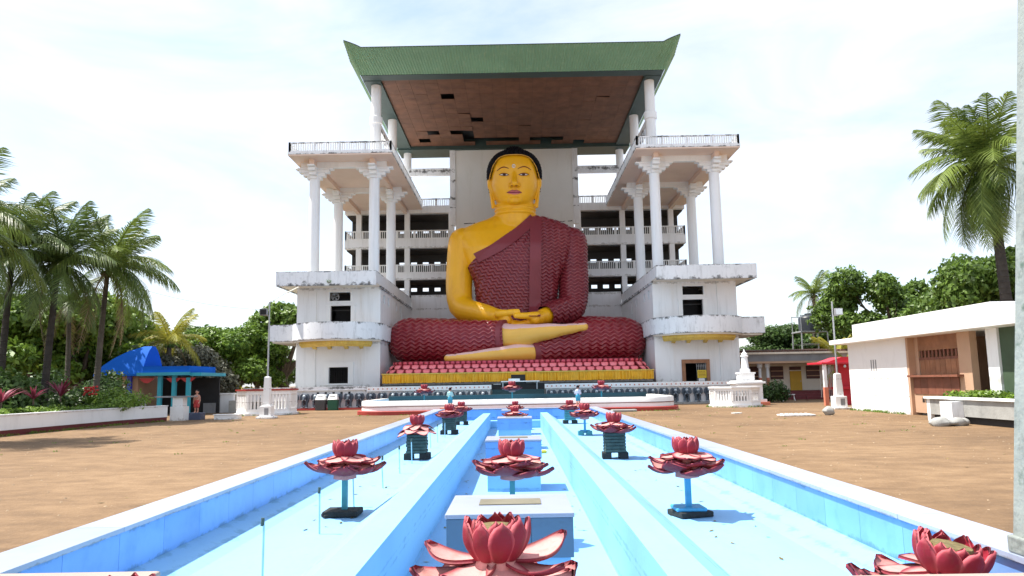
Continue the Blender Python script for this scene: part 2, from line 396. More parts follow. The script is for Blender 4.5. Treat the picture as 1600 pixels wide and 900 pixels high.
def add_bands(m, bands, col, amt=0.9, nscale=1.6, lo=.47, hi=.58):
    """mould and algae settled along horizontal edges: bands = (height, half width)"""
    nt = m.node_tree; L = nt.links
    b = nt.nodes['Principled BSDF']
    src = b.inputs['Base Color'].links[0].from_socket
    geo = _n(nt, 'ShaderNodeNewGeometry')
    n1 = _n(nt, 'ShaderNodeTexNoise'); n1.inputs['Scale'].default_value = nscale; n1.inputs['Detail'].default_value = 10; n1.inputs['Roughness'].default_value = .75
    L.new(geo.outputs['Position'], n1.inputs['Vector'])
    sep = _n(nt, 'ShaderNodeSeparateXYZ'); L.new(geo.outputs['Position'], sep.inputs[0])
    acc = None
    for zc, w in bands:
        d = _n(nt, 'ShaderNodeMath', operation='SUBTRACT'); L.new(sep.outputs['Z'], d.inputs[0]); d.inputs[1].default_value = zc
        a = _n(nt, 'ShaderNodeMath', operation='ABSOLUTE'); L.new(d.outputs[0], a.inputs[0])
        r = _n(nt, 'ShaderNodeMapRange'); r.inputs['From Min'].default_value = 0; r.inputs['From Max'].default_value = w
        r.inputs['To Min'].default_value = 1; r.inputs['To Max'].default_value = 0
        L.new(a.outputs[0], r.inputs['Value'])
        if acc is None: acc = r.outputs['Result']
        else:
            mx_ = _n(nt, 'ShaderNodeMath', operation='MAXIMUM'); L.new(acc, mx_.inputs[0]); L.new(r.outputs['Result'], mx_.inputs[1]); acc = mx_.outputs[0]
    # noise threshold falls towards the edge
    k = _n(nt, 'ShaderNodeMath', operation='MULTIPLY_ADD'); k.inputs[1].default_value = .22
    L.new(acc, k.inputs[0]); L.new(n1.outputs['Fac'], k.inputs[2])
    th = _n(nt, 'ShaderNodeMapRange'); th.inputs['From Min'].default_value = lo+.17; th.inputs['From Max'].default_value = hi+.17
    th.inputs['To Max'].default_value = amt
    L.new(k.outputs[0], th.inputs['Value'])
    mm = _n(nt, 'ShaderNodeMath', operation='MULTIPLY'); L.new(th.outputs['Result'], mm.inputs[0])
    st = _n(nt, 'ShaderNodeMath', operation='GREATER_THAN'); st.inputs[1].default_value = .02; L.new(acc, st.inputs[0])
    L.new(st.outputs[0], mm.inputs[1])
    mx = _n(nt, 'ShaderNodeMix', data_type='RGBA'); mx.inputs['B'].default_value = (*col, 1)
    L.new(mm.outputs[0], mx.inputs['Factor']); L.new(src, mx.inputs['A'])
    L.new(mx.outputs['Result'], b.inputs['Base Color'])
add_bands(M['white_mold'], [(9.95, .40), (11.1, .16), (6.92, .30), (5.55, .18), (20.97, .16), (21.9, .12), (24.0, .5), (25.2, .5), (1.7, .25), (22.0, .3)], (0.035, 0.035, 0.03))
add_bands(M['white'], [(1.7, .5), (5.3, .25), (9.9, .25), (13.2, .2), (16.7, .2), (11.3, .3)], (0.30, 0.28, 0.24), .6)
add_bands(M['white_clean'], [(.0, .25), (1.75, .08), (.86, .06)], (0.25, 0.22, 0.18), .6, 3)
add_bands(M['pool'], [(-.27, .04), (-.70, .05), (-.18, .05)], (0.06, 0.20, 0.28), .4, 2.5)
add_bands(M['marble_blue'], [(-.18, .10), (.28, .05)], (0.05, 0.14, 0.26), .7, 2.5)
add_bands(M['marble'], [(.30, .03)], (0.10, 0.10, 0.08), .6, 4)

# ------------------------------------------------------------------ mesh helpers
class MB:
    def __init__(s):
        s.v, s.f, s.uv = [], [], None
    def add(s, vs, fs):
        n = len(s.v)
        s.v.extend([tuple(map(float, p)) for p in vs])
        s.f.extend([tuple(n+i for i in f) for f in fs])
        return s
    def box(s, x0, x1, y0, y1, z0, z1):
        if x0 > x1: x0, x1 = x1, x0
        if y0 > y1: y0, y1 = y1, y0
        if z0 > z1: z0, z1 = z1, z0
        return s.add([(x0,y0,z0),(x1,y0,z0),(x1,y1,z0),(x0,y1,z0),(x0,y0,z1),(x1,y0,z1),(x1,y1,z1),(x0,y1,z1)],
              [(0,3,2,1),(4,5,6,7),(0,1,5,4),(1,2,6,5),(2,3,7,6),(3,0,4,7)])
    def cbox(s, c, d, rz=0.0):
        cs, sn = math.cos(rz), math.sin(rz)
        vs = []
        for z in (-.5, .5):
            for x, y in ((-.5,-.5),(.5,-.5),(.5,.5),(-.5,.5)):
                X, Y = x*d[0], y*d[1]
                vs.append((c[0]+X*cs-Y*sn, c[1]+X*sn+Y*cs, c[2]+z*d[2]))
        return s.add(vs, [(0,3,2,1),(4,5,6,7),(0,1,5,4),(1,2,6,5),(2,3,7,6),(3,0,4,7)])
    def tube(s, pts, rads, n=12, caps=True):
        pts = [Vector(p) for p in pts]
        if not hasattr(rads, '__len__'): rads = [rads]*len(pts)
        rings = []
        up = Vector((0, 0, 1))
        for i, p in enumerate(pts):
            d = (pts[min(i+1, len(pts)-1)] - pts[max(i-1, 0)]).normalized()
            a = d.cross(up)
            if a.length < 1e-3: a = d.cross(Vector((0, 1, 0)))
            a.normalize(); b = d.cross(a).normalized()
            r = rads[i]
            rings.append([p + a*(math.cos(t)*r) + b*(math.sin(t)*r) for t in [2*math.pi*k/n for k in range(n)]])
        vs = [q for rg in rings for q in rg]
        fs = []
        for i in range(len(pts)-1):
            for k in range(n):
                fs.append((i*n+k, i*n+(k+1) % n, (i+1)*n+(k+1) % n, (i+1)*n+k))
        if caps:
            fs.append(tuple(range(n-1, -1, -1)))
            fs.append(tuple(range((len(pts)-1)*n, len(pts)*n)))
        return s.add(vs, fs)
    def lathe(s, prof, c=(0,0,0), n=16, sq=False, ph=0.0, caps=True):
        vs, fs = [], []
        for r, z in prof:
            for k in range(n):
                t = ph + 2*math.pi*k/n
                vs.append((c[0]+r*math.cos(t), c[1]+r*math.sin(t), c[2]+z))
        for i in range(len(prof)-1):
            for k in range(n):
                fs.append((i*n+k, i*n+(k+1) % n, (i+1)*n+(k+1) % n, (i+1)*n+k))
        if caps:
            fs.append(tuple(range(n-1, -1, -1)))
            fs.append(tuple(range((len(prof)-1)*n, len(prof)*n)))
        return s.add(vs, fs)
    def prism(s, poly, y0, y1, axis='y'):
        """poly: list of (a,b); extruded along axis. y: (x,z), x: (y,z), z: (x,y)"""
        n = len(poly)
        def P(a, b, t):
            return (a, t, b) if axis == 'y' else ((t, a, b) if axis == 'x' else (a, b, t))
        vs = [P(a, b, y0) for a, b in poly] + [P(a, b, y1) for a, b in poly]
        fs = [tuple(range(n)), tuple(range(2*n-1, n-1, -1))]
        for i in range(n):
            j = (i+1) % n
            fs.append((i, i+n, j+n, j))
        return s.add(vs, fs)
    def sweep(s, path, sect, closed=False):
        """path: list of (x,y); sect: closed polygon of (offset to the right of travel, z)"""
        P = [Vector((p[0], p[1])) for p in path]
        n, k = len(P), len(sect)
        vs, fs = [], []
        for i, p in enumerate(P):
            a = P[i-1] if (i > 0 or closed) else P[i]
            b = P[(i+1) % n] if (i < n-1 or closed) else P[i]
            d1 = (p-a).normalized() if (p-a).length > 1e-6 else (b-p).normalized()
            d2 = (b-p).normalized() if (b-p).length > 1e-6 else d1
            d = (d1+d2).normalized()
            nn = Vector((d.y, -d.x))
            m = 1.0/max(0.5, nn.dot(Vector((d1.y, -d1.x))))
            for o, z in sect:
                vs.append((p.x+nn.x*o*m, p.y+nn.y*o*m, z))
        rng = n if closed else n-1
        for i in range(rng):
            j = (i+1) % n
            for q in range(k):
                fs.append((i*k+q, i*k+(q+1) % k, j*k+(q+1) % k, j*k+q))
        if not closed:
            fs.append(tuple(range(k-1, -1, -1)))
            fs.append(tuple(range((n-1)*k, n*k)))
        return s.add(vs, fs)
    def quad(s, a, b, c, d):
        return s.add([a, b, c, d], [(0, 1, 2, 3)])
    def mesh(s, name, material, smooth=False, off=(0, 0, 0), recalc=True):
        me = bpy.data.meshes.new(name)
        me.from_pydata([(p[0]-off[0], p[1]-off[1], p[2]-off[2]) for p in s.v], [], s.f)
        if recalc:
            bm = bmesh.new(); bm.from_mesh(me)
            bmesh.ops.recalc_face_normals(bm, faces=bm.faces)
            bm.to_mesh(me); bm.free()
        if smooth:
            me.shade_smooth()
            try: me.set_sharp_from_angle(angle=rad(38))
            except Exception: pass
        me.materials.append(material)
        return me
    def build(s, name, material, parent=None, smooth=False, bevel=0.0, recalc=True):
        """verts are world coordinates; the parent's base is subtracted"""
        off = rootloc(parent)
        me = s.mesh(name, material, smooth, off, recalc)
        o = bpy.data.objects.new(name, me)
        COL.objects.link(o)
        o.parent = parent
        if bevel:
            md = o.modifiers.new('bevel', 'BEVEL')
            md.width = bevel; md.segments = 2; md.limit_method = 'ANGLE'
        return o

def rootloc(p):
    l = Vector((0, 0, 0))
    while p is not None:
        l = l + p.location
        p = p.parent
    return l

def thing(name, label, cat, loc=(0, 0, 0), group=None, rz=0.0):
    o = bpy.data.objects.new(name, None)
    COL.objects.link(o)
    o.location = loc
    o.rotation_euler = (0, 0, rz)
    o.empty_display_size = 0.3
    tag(o, label, cat, group, 'thing')
    return o

def tag(o, label=None, cat=None, group=None, kind=None):
    if label: o['label'] = label
    if cat: o['category'] = cat
    if group: o['group'] = group
    if kind: o['kind'] = kind
    return o

def inst(name, me, parent, loc=(0, 0, 0), rot=(0, 0, 0), scale=(1, 1, 1)):
    o = bpy.data.objects.new(name, me)
    COL.objects.link(o)
    o.parent = parent
    o.location = loc
    o.rotation_euler = rot
    o.scale = scale
    return o

def copy_tree(o, parent=None):
    c = o.copy()
    COL.objects.link(c)
    c.parent = parent
    for ch in list(o.children):
        copy_tree(ch, c)
    return c

def holes_wall(mb, x0, x1, z0, z1, y0, y1, holes, mirror=None):
    """wall slab in the xz plane with rectangular openings, as boxes that butt"""
    xs = sorted({x0, x1, *[h[0] for h in holes], *[h[1] for h in holes]})
    for a, b in zip(xs[:-1], xs[1:]):
        hs = sorted([h for h in holes if h[0] <= a+1e-6 and h[1] >= b-1e-6], key=lambda h: h[2])
        z = z0
        for h in hs:
            if h[2] > z: mb.box(a, b, y0, y1, z, h[2])
            z = h[3]
        if z < z1: mb.box(a, b, y0, y1, z, z1)

def remeshed(mb, voxel, smooth_it=4):
    """union of overlapping closed shapes as one continuous surface -> mesh data"""
    me = bpy.data.meshes.new('tmp')
    me.from_pydata(mb.v, [], mb.f)
    bm = bmesh.new(); bm.from_mesh(me)
    bmesh.ops.recalc_face_normals(bm, faces=bm.faces)
    bm.to_mesh(me); bm.free()
    o = bpy.data.objects.new('tmp', me)
    COL.objects.link(o)
    r = o.modifiers.new('r', 'REMESH'); r.mode = 'VOXEL'; r.voxel_size = voxel; r.use_smooth_shade = True
    if smooth_it:
        s = o.modifiers.new('s', 'SMOOTH'); s.factor = 0.5; s.iterations = smooth_it
    dg = bpy.context.evaluated_depsgraph_get()
    out = bpy.data.meshes.new_from_object(o.evaluated_get(dg))
    bpy.data.objects.remove(o); bpy.data.meshes.remove(me)
    out.shade_smooth()
    return out

def ellipsoid(mb, c, r, n=16, m=10):
    vs, fs = [], []
    for i in range(1, m):
        ph = math.pi*i/m
        for k in range(n):
            t = 2*math.pi*k/n
            vs.append((c[0]+r[0]*math.sin(ph)*math.cos(t), c[1]+r[1]*math.sin(ph)*math.sin(t), c[2]+r[2]*math.cos(ph)))
    top, bot = len(vs), len(vs)+1
    vs += [(c[0], c[1], c[2]+r[2]), (c[0], c[1], c[2]-r[2])]
    for i in range(m-2):
        for k in range(n):
            fs.append((i*n+k, (i+1)*n+k, (i+1)*n+(k+1) % n, i*n+(k+1) % n))
    for k in range(n):
        fs.append((top, k, (k+1) % n)); fs.append((bot, (m-2)*n+(k+1) % n, (m-2)*n+k))
    return mb.add(vs, fs)

def limb(mb, pts, rads, n=20, sub=4):
    """rounded tapering limb through points (smoothly interpolated)"""
    P = [np.array(p, float) for p in pts]
    Rr = list(rads)
    out, rr = [], []
    for i in range(len(P)-1):
        p0 = P[max(i-1, 0)]; p1 = P[i]; p2 = P[i+1]; p3 = P[min(i+2, len(P)-1)]
        for k in range(sub):
            t = k/sub
            out.append(0.5*((2*p1)+(-p0+p2)*t+(2*p0-5*p1+4*p2-p3)*t*t+(-p0+3*p1-3*p2+p3)*t**3))
            rr.append(Rr[i]+(Rr[i+1]-Rr[i])*(t*t*(3-2*t)))
    out.append(P[-1]); rr.append(Rr[-1])
    mb.tube(out, rr, n)
    ellipsoid(mb, P[0], (Rr[0],)*3, n, 10)
    ellipsoid(mb, P[-1], (Rr[-1],)*3, n, 10)
    return mb
# ================================================================== ground
gm = bpy.data.materials.new('sandy_ground')
gm.use_nodes = True
nt = gm.node_tree; L = nt.links
b = nt.nodes['Principled BSDF']; b.inputs['Roughness'].default_value = 0.9
geo = _n(nt, 'ShaderNodeNewGeometry')
n1 = _n(nt, 'ShaderNodeTexNoise'); n1.inputs['Scale'].default_value = 0.16; n1.inputs['Detail'].default_value = 8; n1.inputs['Roughness'].default_value = 0.65
L.new(geo.outputs['Position'], n1.inputs['Vector'])
mp = _n(nt, 'ShaderNodeMapping'); mp.inputs['Scale'].default_value = (0.75, 1.25, 1)
L.new(geo.outputs['Position'], mp.inputs['Vector'])
n2 = _n(nt, 'ShaderNodeTexNoise'); n2.inputs['Scale'].default_value = 1.6; n2.inputs['Detail'].default_value = 8; n2.inputs['Roughness'].default_value = 0.7
L.new(mp.outputs['Vector'], n2.inputs['Vector'])
n3 = _n(nt, 'ShaderNodeTexNoise'); n3.inputs['Scale'].default_value = 13; n3.inputs['Detail'].default_value = 5
L.new(geo.outputs['Position'], n3.inputs['Vector'])
cr = _n(nt, 'ShaderNodeValToRGB')
cr.color_ramp.elements[0].position = 0.36; cr.color_ramp.elements[0].color = (0.105, 0.060, 0.027, 1)
cr.color_ramp.elements[1].position = 0.66; cr.color_ramp.elements[1].color = (0.27, 0.172, 0.088, 1)
e = cr.color_ramp.elements.new(0.5); e.color = (0.178, 0.106, 0.050, 1)
ad = _n(nt, 'ShaderNodeMath', operation='ADD'); m5 = _n(nt, 'ShaderNodeMath', operation='MULTIPLY'); m5.inputs[1].default_value = 0.5
L.new(n1.outputs['Fac'], ad.inputs[0]); L.new(n2.outputs['Fac'], ad.inputs[1]); L.new(ad.outputs[0], m5.inputs[0]); L.new(m5.outputs[0], cr.inputs['Fac'])
c3 = _n(nt, 'ShaderNodeValToRGB')
c3.color_ramp.elements[0].position = 0.62; c3.color_ramp.elements[0].color = (0, 0, 0, 1)
c3.color_ramp.elements[1].position = 0.75; c3.color_ramp.elements[1].color = (0.55, 0.55, 0.55, 1)
L.new(n3.outputs['Fac'], c3.inputs['Fac'])
mx = _n(nt, 'ShaderNodeMix', data_type='RGBA'); mx.inputs['B'].default_value = (0.33, 0.235, 0.145, 1)
L.new(c3.outputs['Color'], mx.inputs['Factor']); L.new(cr.outputs['Color'], mx.inputs['A'])
L.new(mx.outputs['Result'], b.inputs['Base Color'])
bp = _n(nt, 'ShaderNodeBump'); bp.inputs['Strength'].default_value = 0.5; bp.inputs['Distance'].default_value = 0.04
L.new(n3.outputs['Fac'], bp.inputs['Height']); L.new(bp.outputs['Normal'], b.inputs['Normal'])
M['ground'] = gm

KO, KI = 4.88, 4.40                 # outer and inner half width of the kerb
PY0, PY1 = 2.2, 44.6                # near and far inner ends of the pool
g = MB()
X = 2500.0
x0, x1, y0, y1 = -KO+.03, KO-.03, PY0-.4, PY1+.4
vs = [(-X,-X,0),(X,-X,0),(X,X,0),(-X,X,0),(x0,y0,0),(x1,y0,0),(x1,y1,0),(x0,y1,0)]
g.add(vs, [(0,1,5,4),(1,2,6,5),(2,3,7,6),(3,0,4,7)])
tag(g.build('ground', M['ground'], recalc=False), 'brown sandy open ground around the blue pool', kind='structure')

# scattered pebbles and leaf litter
rng = random.Random(5)
peb = MB()
for i in range(1100):
    for _ in range(9):
        x = rng.uniform(-22, 19); y = rng.uniform(8, 46)
        if abs(x) > 5.1: break
    s = rng.uniform(.008, .028)*(1+y/50)
    c = (x, y, s*.25)
    vs = [(c[0]+s*math.cos(t)*rng.uniform(.6, 1.2), c[1]+s*math.sin(t)*rng.uniform(.6, 1.2), 0.001) for t in (0, 1.26, 2.5, 3.77, 5.0)]
    vs.append((c[0], c[1], s*.7))
    peb.add(vs, [(0,1,5),(1,2,5),(2,3,5),(3,4,5),(4,0,5)])
M['pebble'] = mat('pale_pebble', (0.33, 0.24, 0.15), 0.9, 0.5, 2.0, coords='World')
tag(peb.build('pebbles', M['pebble']), 'small pale pebbles scattered over the brown ground', kind='stuff')

# ================================================================== pool
pool = thing('fountain_pool', 'long empty blue painted pool with marble tiled kerb', 'pool', (0, 24, 0))
ZF, ZC, ZW = -0.33, -0.76, -0.18     # floor, channel floor, foot of the tiled wall
CI, CO, CS = 1.45, 1.86, 2.50        # channel inner edge, curb outer edge, foot of the curb slope
SB = 3.85                            # foot of the wall slope
prof = [(-KI, ZW), (-SB, ZF), (-CS, ZF), (-CO, 0.12), (-CI, 0.12), (-CI, ZC), (CI, ZC), (CI, 0.12), (CO, 0.12), (CS, ZF), (SB, ZF), (KI, ZW)]
fl = MB()
CE0, CE1 = 3.0, PY1-1.1             # the channel stops short of the end wall
def rib(y, pr): return [(x, y, z) for x, z in pr]
k = len(prof)
fl.add(rib(PY0, prof)+rib(CE1, prof), [(i, i+1, i+1+k, i+k) for i in range(k-1)])
prof2 = [(-KI, ZW), (-SB, ZF), (-CS, ZF), (CS, ZF), (SB, ZF), (KI, ZW)]
k2 = len(prof2)
fl.add(rib(CE1, prof2)+rib(PY1, prof2), [(i, i+1, i+1+k2, i+k2) for i in range(k2-1)])
fl.add([(-CI, CE1, ZC), (CI, CE1, ZC), (CI, CE1, ZF), (-CI, CE1, ZF)], [(0, 1, 2, 3)])
for sx in (-1, 1):
    fl.add([(sx*CI, CE1, ZF), (sx*CO, CE1, .12), (sx*CI, CE1, .12)], [(0, 1, 2)])
    fl.add([(sx*CI, CE1, ZF), (sx*CS, CE1, ZF), (sx*CO, CE1, .12)], [(0, 1, 2)])
floor = fl.build('pool_floor', M['pool'], pool)
# backing walls (outer face of the kerb) and grout line
bk = MB()
for sx in (-1, 1):
    bk.box(sx*(KI+.035), sx*(KO-.03), PY0-.35, PY1+.35, -1.0, .295)
bk.box(-KI-.036, KI+.036, PY1+.035, PY1+.35, -1.0, .295)
bk.build('kerb_core', M['grout'], pool)
# wall tiles, kerb slabs
TL = 1.06
rng = random.Random(3)
tile = MB().box(0, .034, 0.0, TL-.006, ZW-.01, .285).mesh('wall_tile', M['marble_blue'])
tile_end = MB().box(0, TL-.006, 0, .034, ZF-.01, .285).mesh('wall_tile', M['marble_blue'])
slab = MB().box(0, KO-KI+.075, 0, 2*TL-.008, .300, .352).mesh('kerb_slab', M['marble'])
slab_end = MB().box(0, 2*TL-.008, 0, KO-KI+.075, .300, .352).mesh('kerb_slab', M['marble'])
ny = int((PY1-PY0)/TL)
TL0 = (PY1-PY0)/ny
for i in range(ny):
    y = PY0+i*TL0-24
    inst('wall_tile', tile, pool, (-KI, y, rng.uniform(-.002, .002)), scale=(1, TL0/TL, 1))
    inst('wall_tile', tile, pool, (KI-.034+.034, y, rng.uniform(-.002, .002)), scale=(1, TL0/TL, 1))
for o in list(pool.children):
    if o.name.startswith('wall_tile') and o.location.x < 0: o.location.x = -KI-.034
ns = ny//2
TS = (PY1-PY0)/ns
for i in range(ns):
    y = PY0+i*TS-24
    inst('kerb_slab', slab, pool, (-KO-.03, y, 0), scale=(1, TS/(2*TL), 1))
    inst('kerb_slab', slab, pool, (KI-.045, y, 0), scale=(1, TS/(2*TL), 1))
ne = 8
TE = 2*KI/ne
for i in range(ne):
    inst('wall_tile', tile_end, pool, (-KI+i*TE, PY1-24, 0), scale=(TE/TL, 1, 1))
TE2 = 2*(KO+.03)/5
for i in range(5):
    inst('kerb_slab', slab_end, pool, (-KO-.03+i*TE2, PY1-.045-24, 0), scale=(TE2/(2*TL), 1, 1))
# near-end corner ledges
for yf, xa, xb in ((6.5, -KO-.6, -2.95), (6.0, 2.65, KO+.6)):
    MB().box(xa, xb, 4.2, yf, -0.35, .362).build('corner_ledge', M['ledge'], pool, bevel=.02)

# ---- plinths in the channel
def plinth(y0, label, face, n):
    w, d, zt = .69, 1.36, .49
    r = thing('fountain_plinth', label, 'plinth', (0, y0+d/2, ZC), 'tiled plinths down the middle of the pool')
    MB().box(-w+.035, w-.035, y0+.04, y0+d-.03, ZC, zt-.05).build('core', M['pool'], r)
    MB().box(-w-.012, w+.012, y0-.012, y0+d, zt-.05, zt).build('top_slab', M['marble'], r, bevel=.008)
    t3 = 2*w/3
    for i in range(3):
        MB().box(-w+i*t3+.003, -w+(i+1)*t3-.003, y0, y0+.035, .02, zt-.055).build('tile', M[face], r)
    for sx in (-1, 1):
        MB().box(sx*w, sx*(w-.03), y0+.036, y0+d-.01, .02, zt-.055).build('tile', M['marble_blue'], r)
    MB().box(-.36, .36, y0+.55, y0+.95, zt+.004, zt+.012).build('drain_plate', M['plate'], r)
    return r
plinth(8.22, 'nearest tiled plinth in the pool channel, behind the largest lotus', 'marble_grey', 0)
plinth(18.5, 'second tiled plinth in the channel, behind the lotus on a teal stem', 'marble_blue', 1)
plinth(29.8, 'third tiled plinth in the channel, small lotus just behind its top', 'marble_blue', 2)
plinth(37.9, 'farthest tiled plinth in the channel, next to the pool end wall', 'marble_blue', 3)

# ---- lotus petals
def petal_mesh(name, length, width, lift, curl, material, cup=0.0, nu=8, nv=6, th=.016, flat=.0):
    """sheet along +x from the origin; lift = tilt, curl = upturned tip, cup = cross-wise hollow"""
    g = np.zeros((2, nu+1, nv+1, 3)); uvx = np.zeros((nu+1, nv+1))
    for i in range(nu+1):
        u = i/nu
        wv = width*0.5*(math.sin(math.pi*min(1, .16+.84*u)**1.25)**.62 if u < 1 else 0.0)
        wv = max(wv, width*.05)
        for j in range(nv+1):
            v = -1+2*j/nv
            x = length*u*(1-.06*abs(v)**2*u)
            y = wv*v
            z = lift*length*u + curl*length*u**3 - flat*length*math.sin(math.pi*u) + cup*width*(v*v)*(.4+.6*math.sin(math.pi*u))
            for s in (0, 1):
                g[s, i, j] = (x, y, z - s*th)
            uvx[i, j] = max(abs(v), (u-.55)/.45 if u > .55 else 0)
    vs = g.reshape(-1, 3).tolist()
    N = (nu+1)*(nv+1)
    idx = lambda s, i, j: s*N+i*(nv+1)+j
    fs, fu = [], []
    for i in range(nu):
        for j in range(nv):
            fs.append((idx(0,i,j), idx(0,i+1,j), idx(0,i+1,j+1), idx(0,i,j+1))); fu.append(0)
            fs.append((idx(1,i,j), idx(1,i,j+1), idx(1,i+1,j+1), idx(1,i+1,j))); fu.append(1)
        for j in (0, nv):
            fs.append((idx(0,i,j), idx(1,i,j), idx(1,i+1,j), idx(0,i+1,j))); fu.append(0)
    for j in range(nv):
        fs.append((idx(0,nu,j), idx(1,nu,j), idx(1,nu,j+1), idx(0,nu,j+1))); fu.append(0)
    me = bpy.data.meshes.new(name)
    me.from_pydata(vs, [], fs)
    uvl = me.uv_layers.new(name='UVMap')
    uf = uvx.reshape(-1)
    for p in me.polygons:
        for li in p.loop_indices:
            uvl.data[li].uv = (float(uf[me.loops[li].vertex_index % N]), fu[p.index])
    me.shade_smooth()
    me.materials.append(material)
    return me

PET = [petal_mesh('petal', .62, .47, -.30, .44, M['petal'], .10, flat=-.01, th=.026),
       petal_mesh('petal', .55, .45, -.42, .42, M['petal'], .07, flat=-.03, th=.026),
       petal_mesh('petal', .45, .42, -.52, .34, M['petal'], .03, flat=-.10, th=.024),
       petal_mesh('petal', .29, .17, 2.0, 1.0, M['petal_cup'], .22, flat=-.0),
       petal_mesh('petal', .25, .16, 2.8, .8, M['petal_cup'], .22)]
PETN = petal_mesh('petal', .52, .36, -.12, .30, M['petal'], .10, flat=.04, th=.026, nu=12, nv=8)
PET_DROOP = [petal_mesh('petal', .50, .40, -.55, .20, M['petal'], .06, flat=-.12),
             petal_mesh('petal', .40, .36, -.42, .10, M['petal'], .06, flat=-.14)]
SEED = MB().lathe([(.02, -.05), (.13, -.02), (.155, .05), (.14, .075), (.05, .07)], n=14).mesh('seed_head', M['seed'], True)
CORE = MB().lathe([(.06, -.03), (.20, 0), (.19, .20), (.14, .40)], n=14).mesh('flower_core', M['petal'], True)

def petal_upright(me, r, ring, n, rad0, z, tilt, seed, zj=0.0, sc=1.0, ph=0.0):
    rg = random.Random(seed)
    for i in range(n):
        a = ph+2*math.pi*i/n + rg.uniform(-.06, .06)
        s = sc*rg.uniform(.93, 1.07)
        inst('petal', me, r, (rad0*math.cos(a), rad0*math.sin(a), z+rg.uniform(-zj, zj)),
             (rg.uniform(-.09, .09), -tilt+rg.uniform(-.09, .09), a), (s, s*rg.uniform(.95, 1.08), s))

def lotus(x, y, z, label, seed, kind='stem', zb=ZF, scale=1.0, droop=False, stem='teal', base='moss', group='lotus fountain flowers', cup_open=0.0, near=False):
    """z = level of the lowest petals; zb = level it stands on"""
    r = thing('lotus_flower', label, 'lotus', (x, y, zb), group)
    h = z-zb
    rg = random.Random(seed)
    p0 = rg.uniform(0, 6.28)
    s = scale
    if near:
        petal_upright(PET[0], r, 0, 8, .06*s, h+.20*s, .0, seed, .015, s, p0)
        petal_upright(PET[1], r, 0, 7, .06*s, h+.30*s, .0, seed+1, .015, s, p0+.35)
        for a_, t_, s_ in ((.42, .10, 1.0), (2.75, -.02, 1.0), (1.55, .05, .9), (-1.2, -.25, .9), (-2.3, -.22, .92), (-.35, -.2, .85)):
            inst('petal', PETN, r, (.07*math.cos(a_), .07*math.sin(a_), h+.40*s), (rg.uniform(-.1, .1), -t_, a_), (s_,)*3)
    elif droop:
        petal_upright(PET_DROOP[0], r, 0, 8, .12*s, h+.30*s, 0, seed, .02, s, p0)
        petal_upright(PET_DROOP[1], r, 0, 7, .10*s, h+.38*s, 0, seed+1, .02, s, p0+.4)
    else:
        petal_upright(PET[0], r, 0, 8, .06*s, h+.20*s, .0, seed, .015, s, p0)
        petal_upright(PET[1], r, 0, 7, .06*s, h+.33*s, .0, seed+1, .015, s, p0+.35)
        petal_upright(PET[2], r, 0, 6, .06*s, h+.44*s, .0, seed+2, .012, s, p0+.2)
    # cup of upright petals: sheets turned up about their root
    zc = h+.41*s
    for ring, (n, r0, t, me) in enumerate(((9, .145, 1.30, CUP1), (8, .115, 1.42, CUP2))):
        for i in range(n):
            a = p0+ring*.35+2*math.pi*i/n
            inst('petal', me, r, (r0*s*math.cos(a), r0*s*math.sin(a), zc), (0, -(t-cup_open)+rg.uniform(-.05, .05), a), (s*rg.uniform(.95, 1.06),)*3)
    inst('seed_head', SEED, r, (0, 0, zc+.15*s), scale=(s, s, s))
    inst('flower_core', CORE, r, (0, 0, h+.05*s), scale=(s, s, s))
    w0 = lambda a: (a[0]+x, a[1]+y, a[2]+zb)
    if kind == 'stem':
        MB().box(x-.045, x+.045, y-.045, y+.045, zb+.09, z+.12*s).build('stem', M[stem], r)
        ang = rg.uniform(-.3, .3)
        if base == 'blue':
            MB().cbox((x+.02, y, zb+.05), (.58, .5, .09), ang+.15).build('base_slab', M['moss'], r, bevel=.015)
            MB().cbox((x, y+.02, zb+.125), (.50, .46, .06), ang-.1).build('base_cover', M['blue_paint'], r, bevel=.02)
        elif base == 'none':
            MB().cbox((x, y, zb+.05), (.3, .3, .1), 0).build('base_slab', M['pool'], r, bevel=.01)
        elif base == 'blocks':
            for sx in (-.17, .17):
                MB().cbox((x+sx, y, zb+.09), (.24, .3, .18), 0).build('base_block', M['teal'], r, bevel=.015)
            MB().box(x-.2, x+.2, y-.06, y+.06, zb+.181, zb+.22).build('base_bar', M['blue_paint'], r)
        else:
            MB().cbox((x-.03, y, zb+.06), (.60, .5, .10), ang).build('base_slab', M['moss'], r, bevel=.02)
            MB().cbox((x-.22, y-.12, zb+.03), (.26, .24, .06), ang+.5).build('base_slab', M['moss'], r, bevel=.015)
    else:
        m2 = M['brick'] if kind == 'brick' else M['teal']
        n = 6
        zz0, zz1 = zb+.20, z+.14*s
        hh = (zz1-zz0)/n
        for i in range(n):
            w = .29+rg.uniform(-.012, .012)
            if i % 2 == 0:
                for sx in (-1, 1):
                    MB().box(x, x+sx*w, y-w, y+w, zz0+i*hh, zz0+(i+1)*hh-.014).build('brick', m2, r, bevel=.008)
            else:
                MB().box(x-w, x+w, y-w, y+w, zz0+i*hh, zz0+(i+1)*hh-.014).build('brick', m2, r, bevel=.008)
        MB().box(x-.26, x+.26, y-.26, y+.26, zz0-.02, zz1-.01).build('mortar_core', M['moss'], r)
        for sx in (-1, 1):
            MB().cbox((x+sx*.24, y-.02, zb+.095), (.26, .5, .19), rg.uniform(-.1, .1)).build('foot_block', M['moss'], r, bevel=.02)
    return r
def cup_petal(l, w):
    return petal_mesh('petal', l, w, 0, .10, M['petal_cup'], .20, flat=.10)
CUP1, CUP2 = cup_petal(.29, .19), cup_petal(.285, .17)

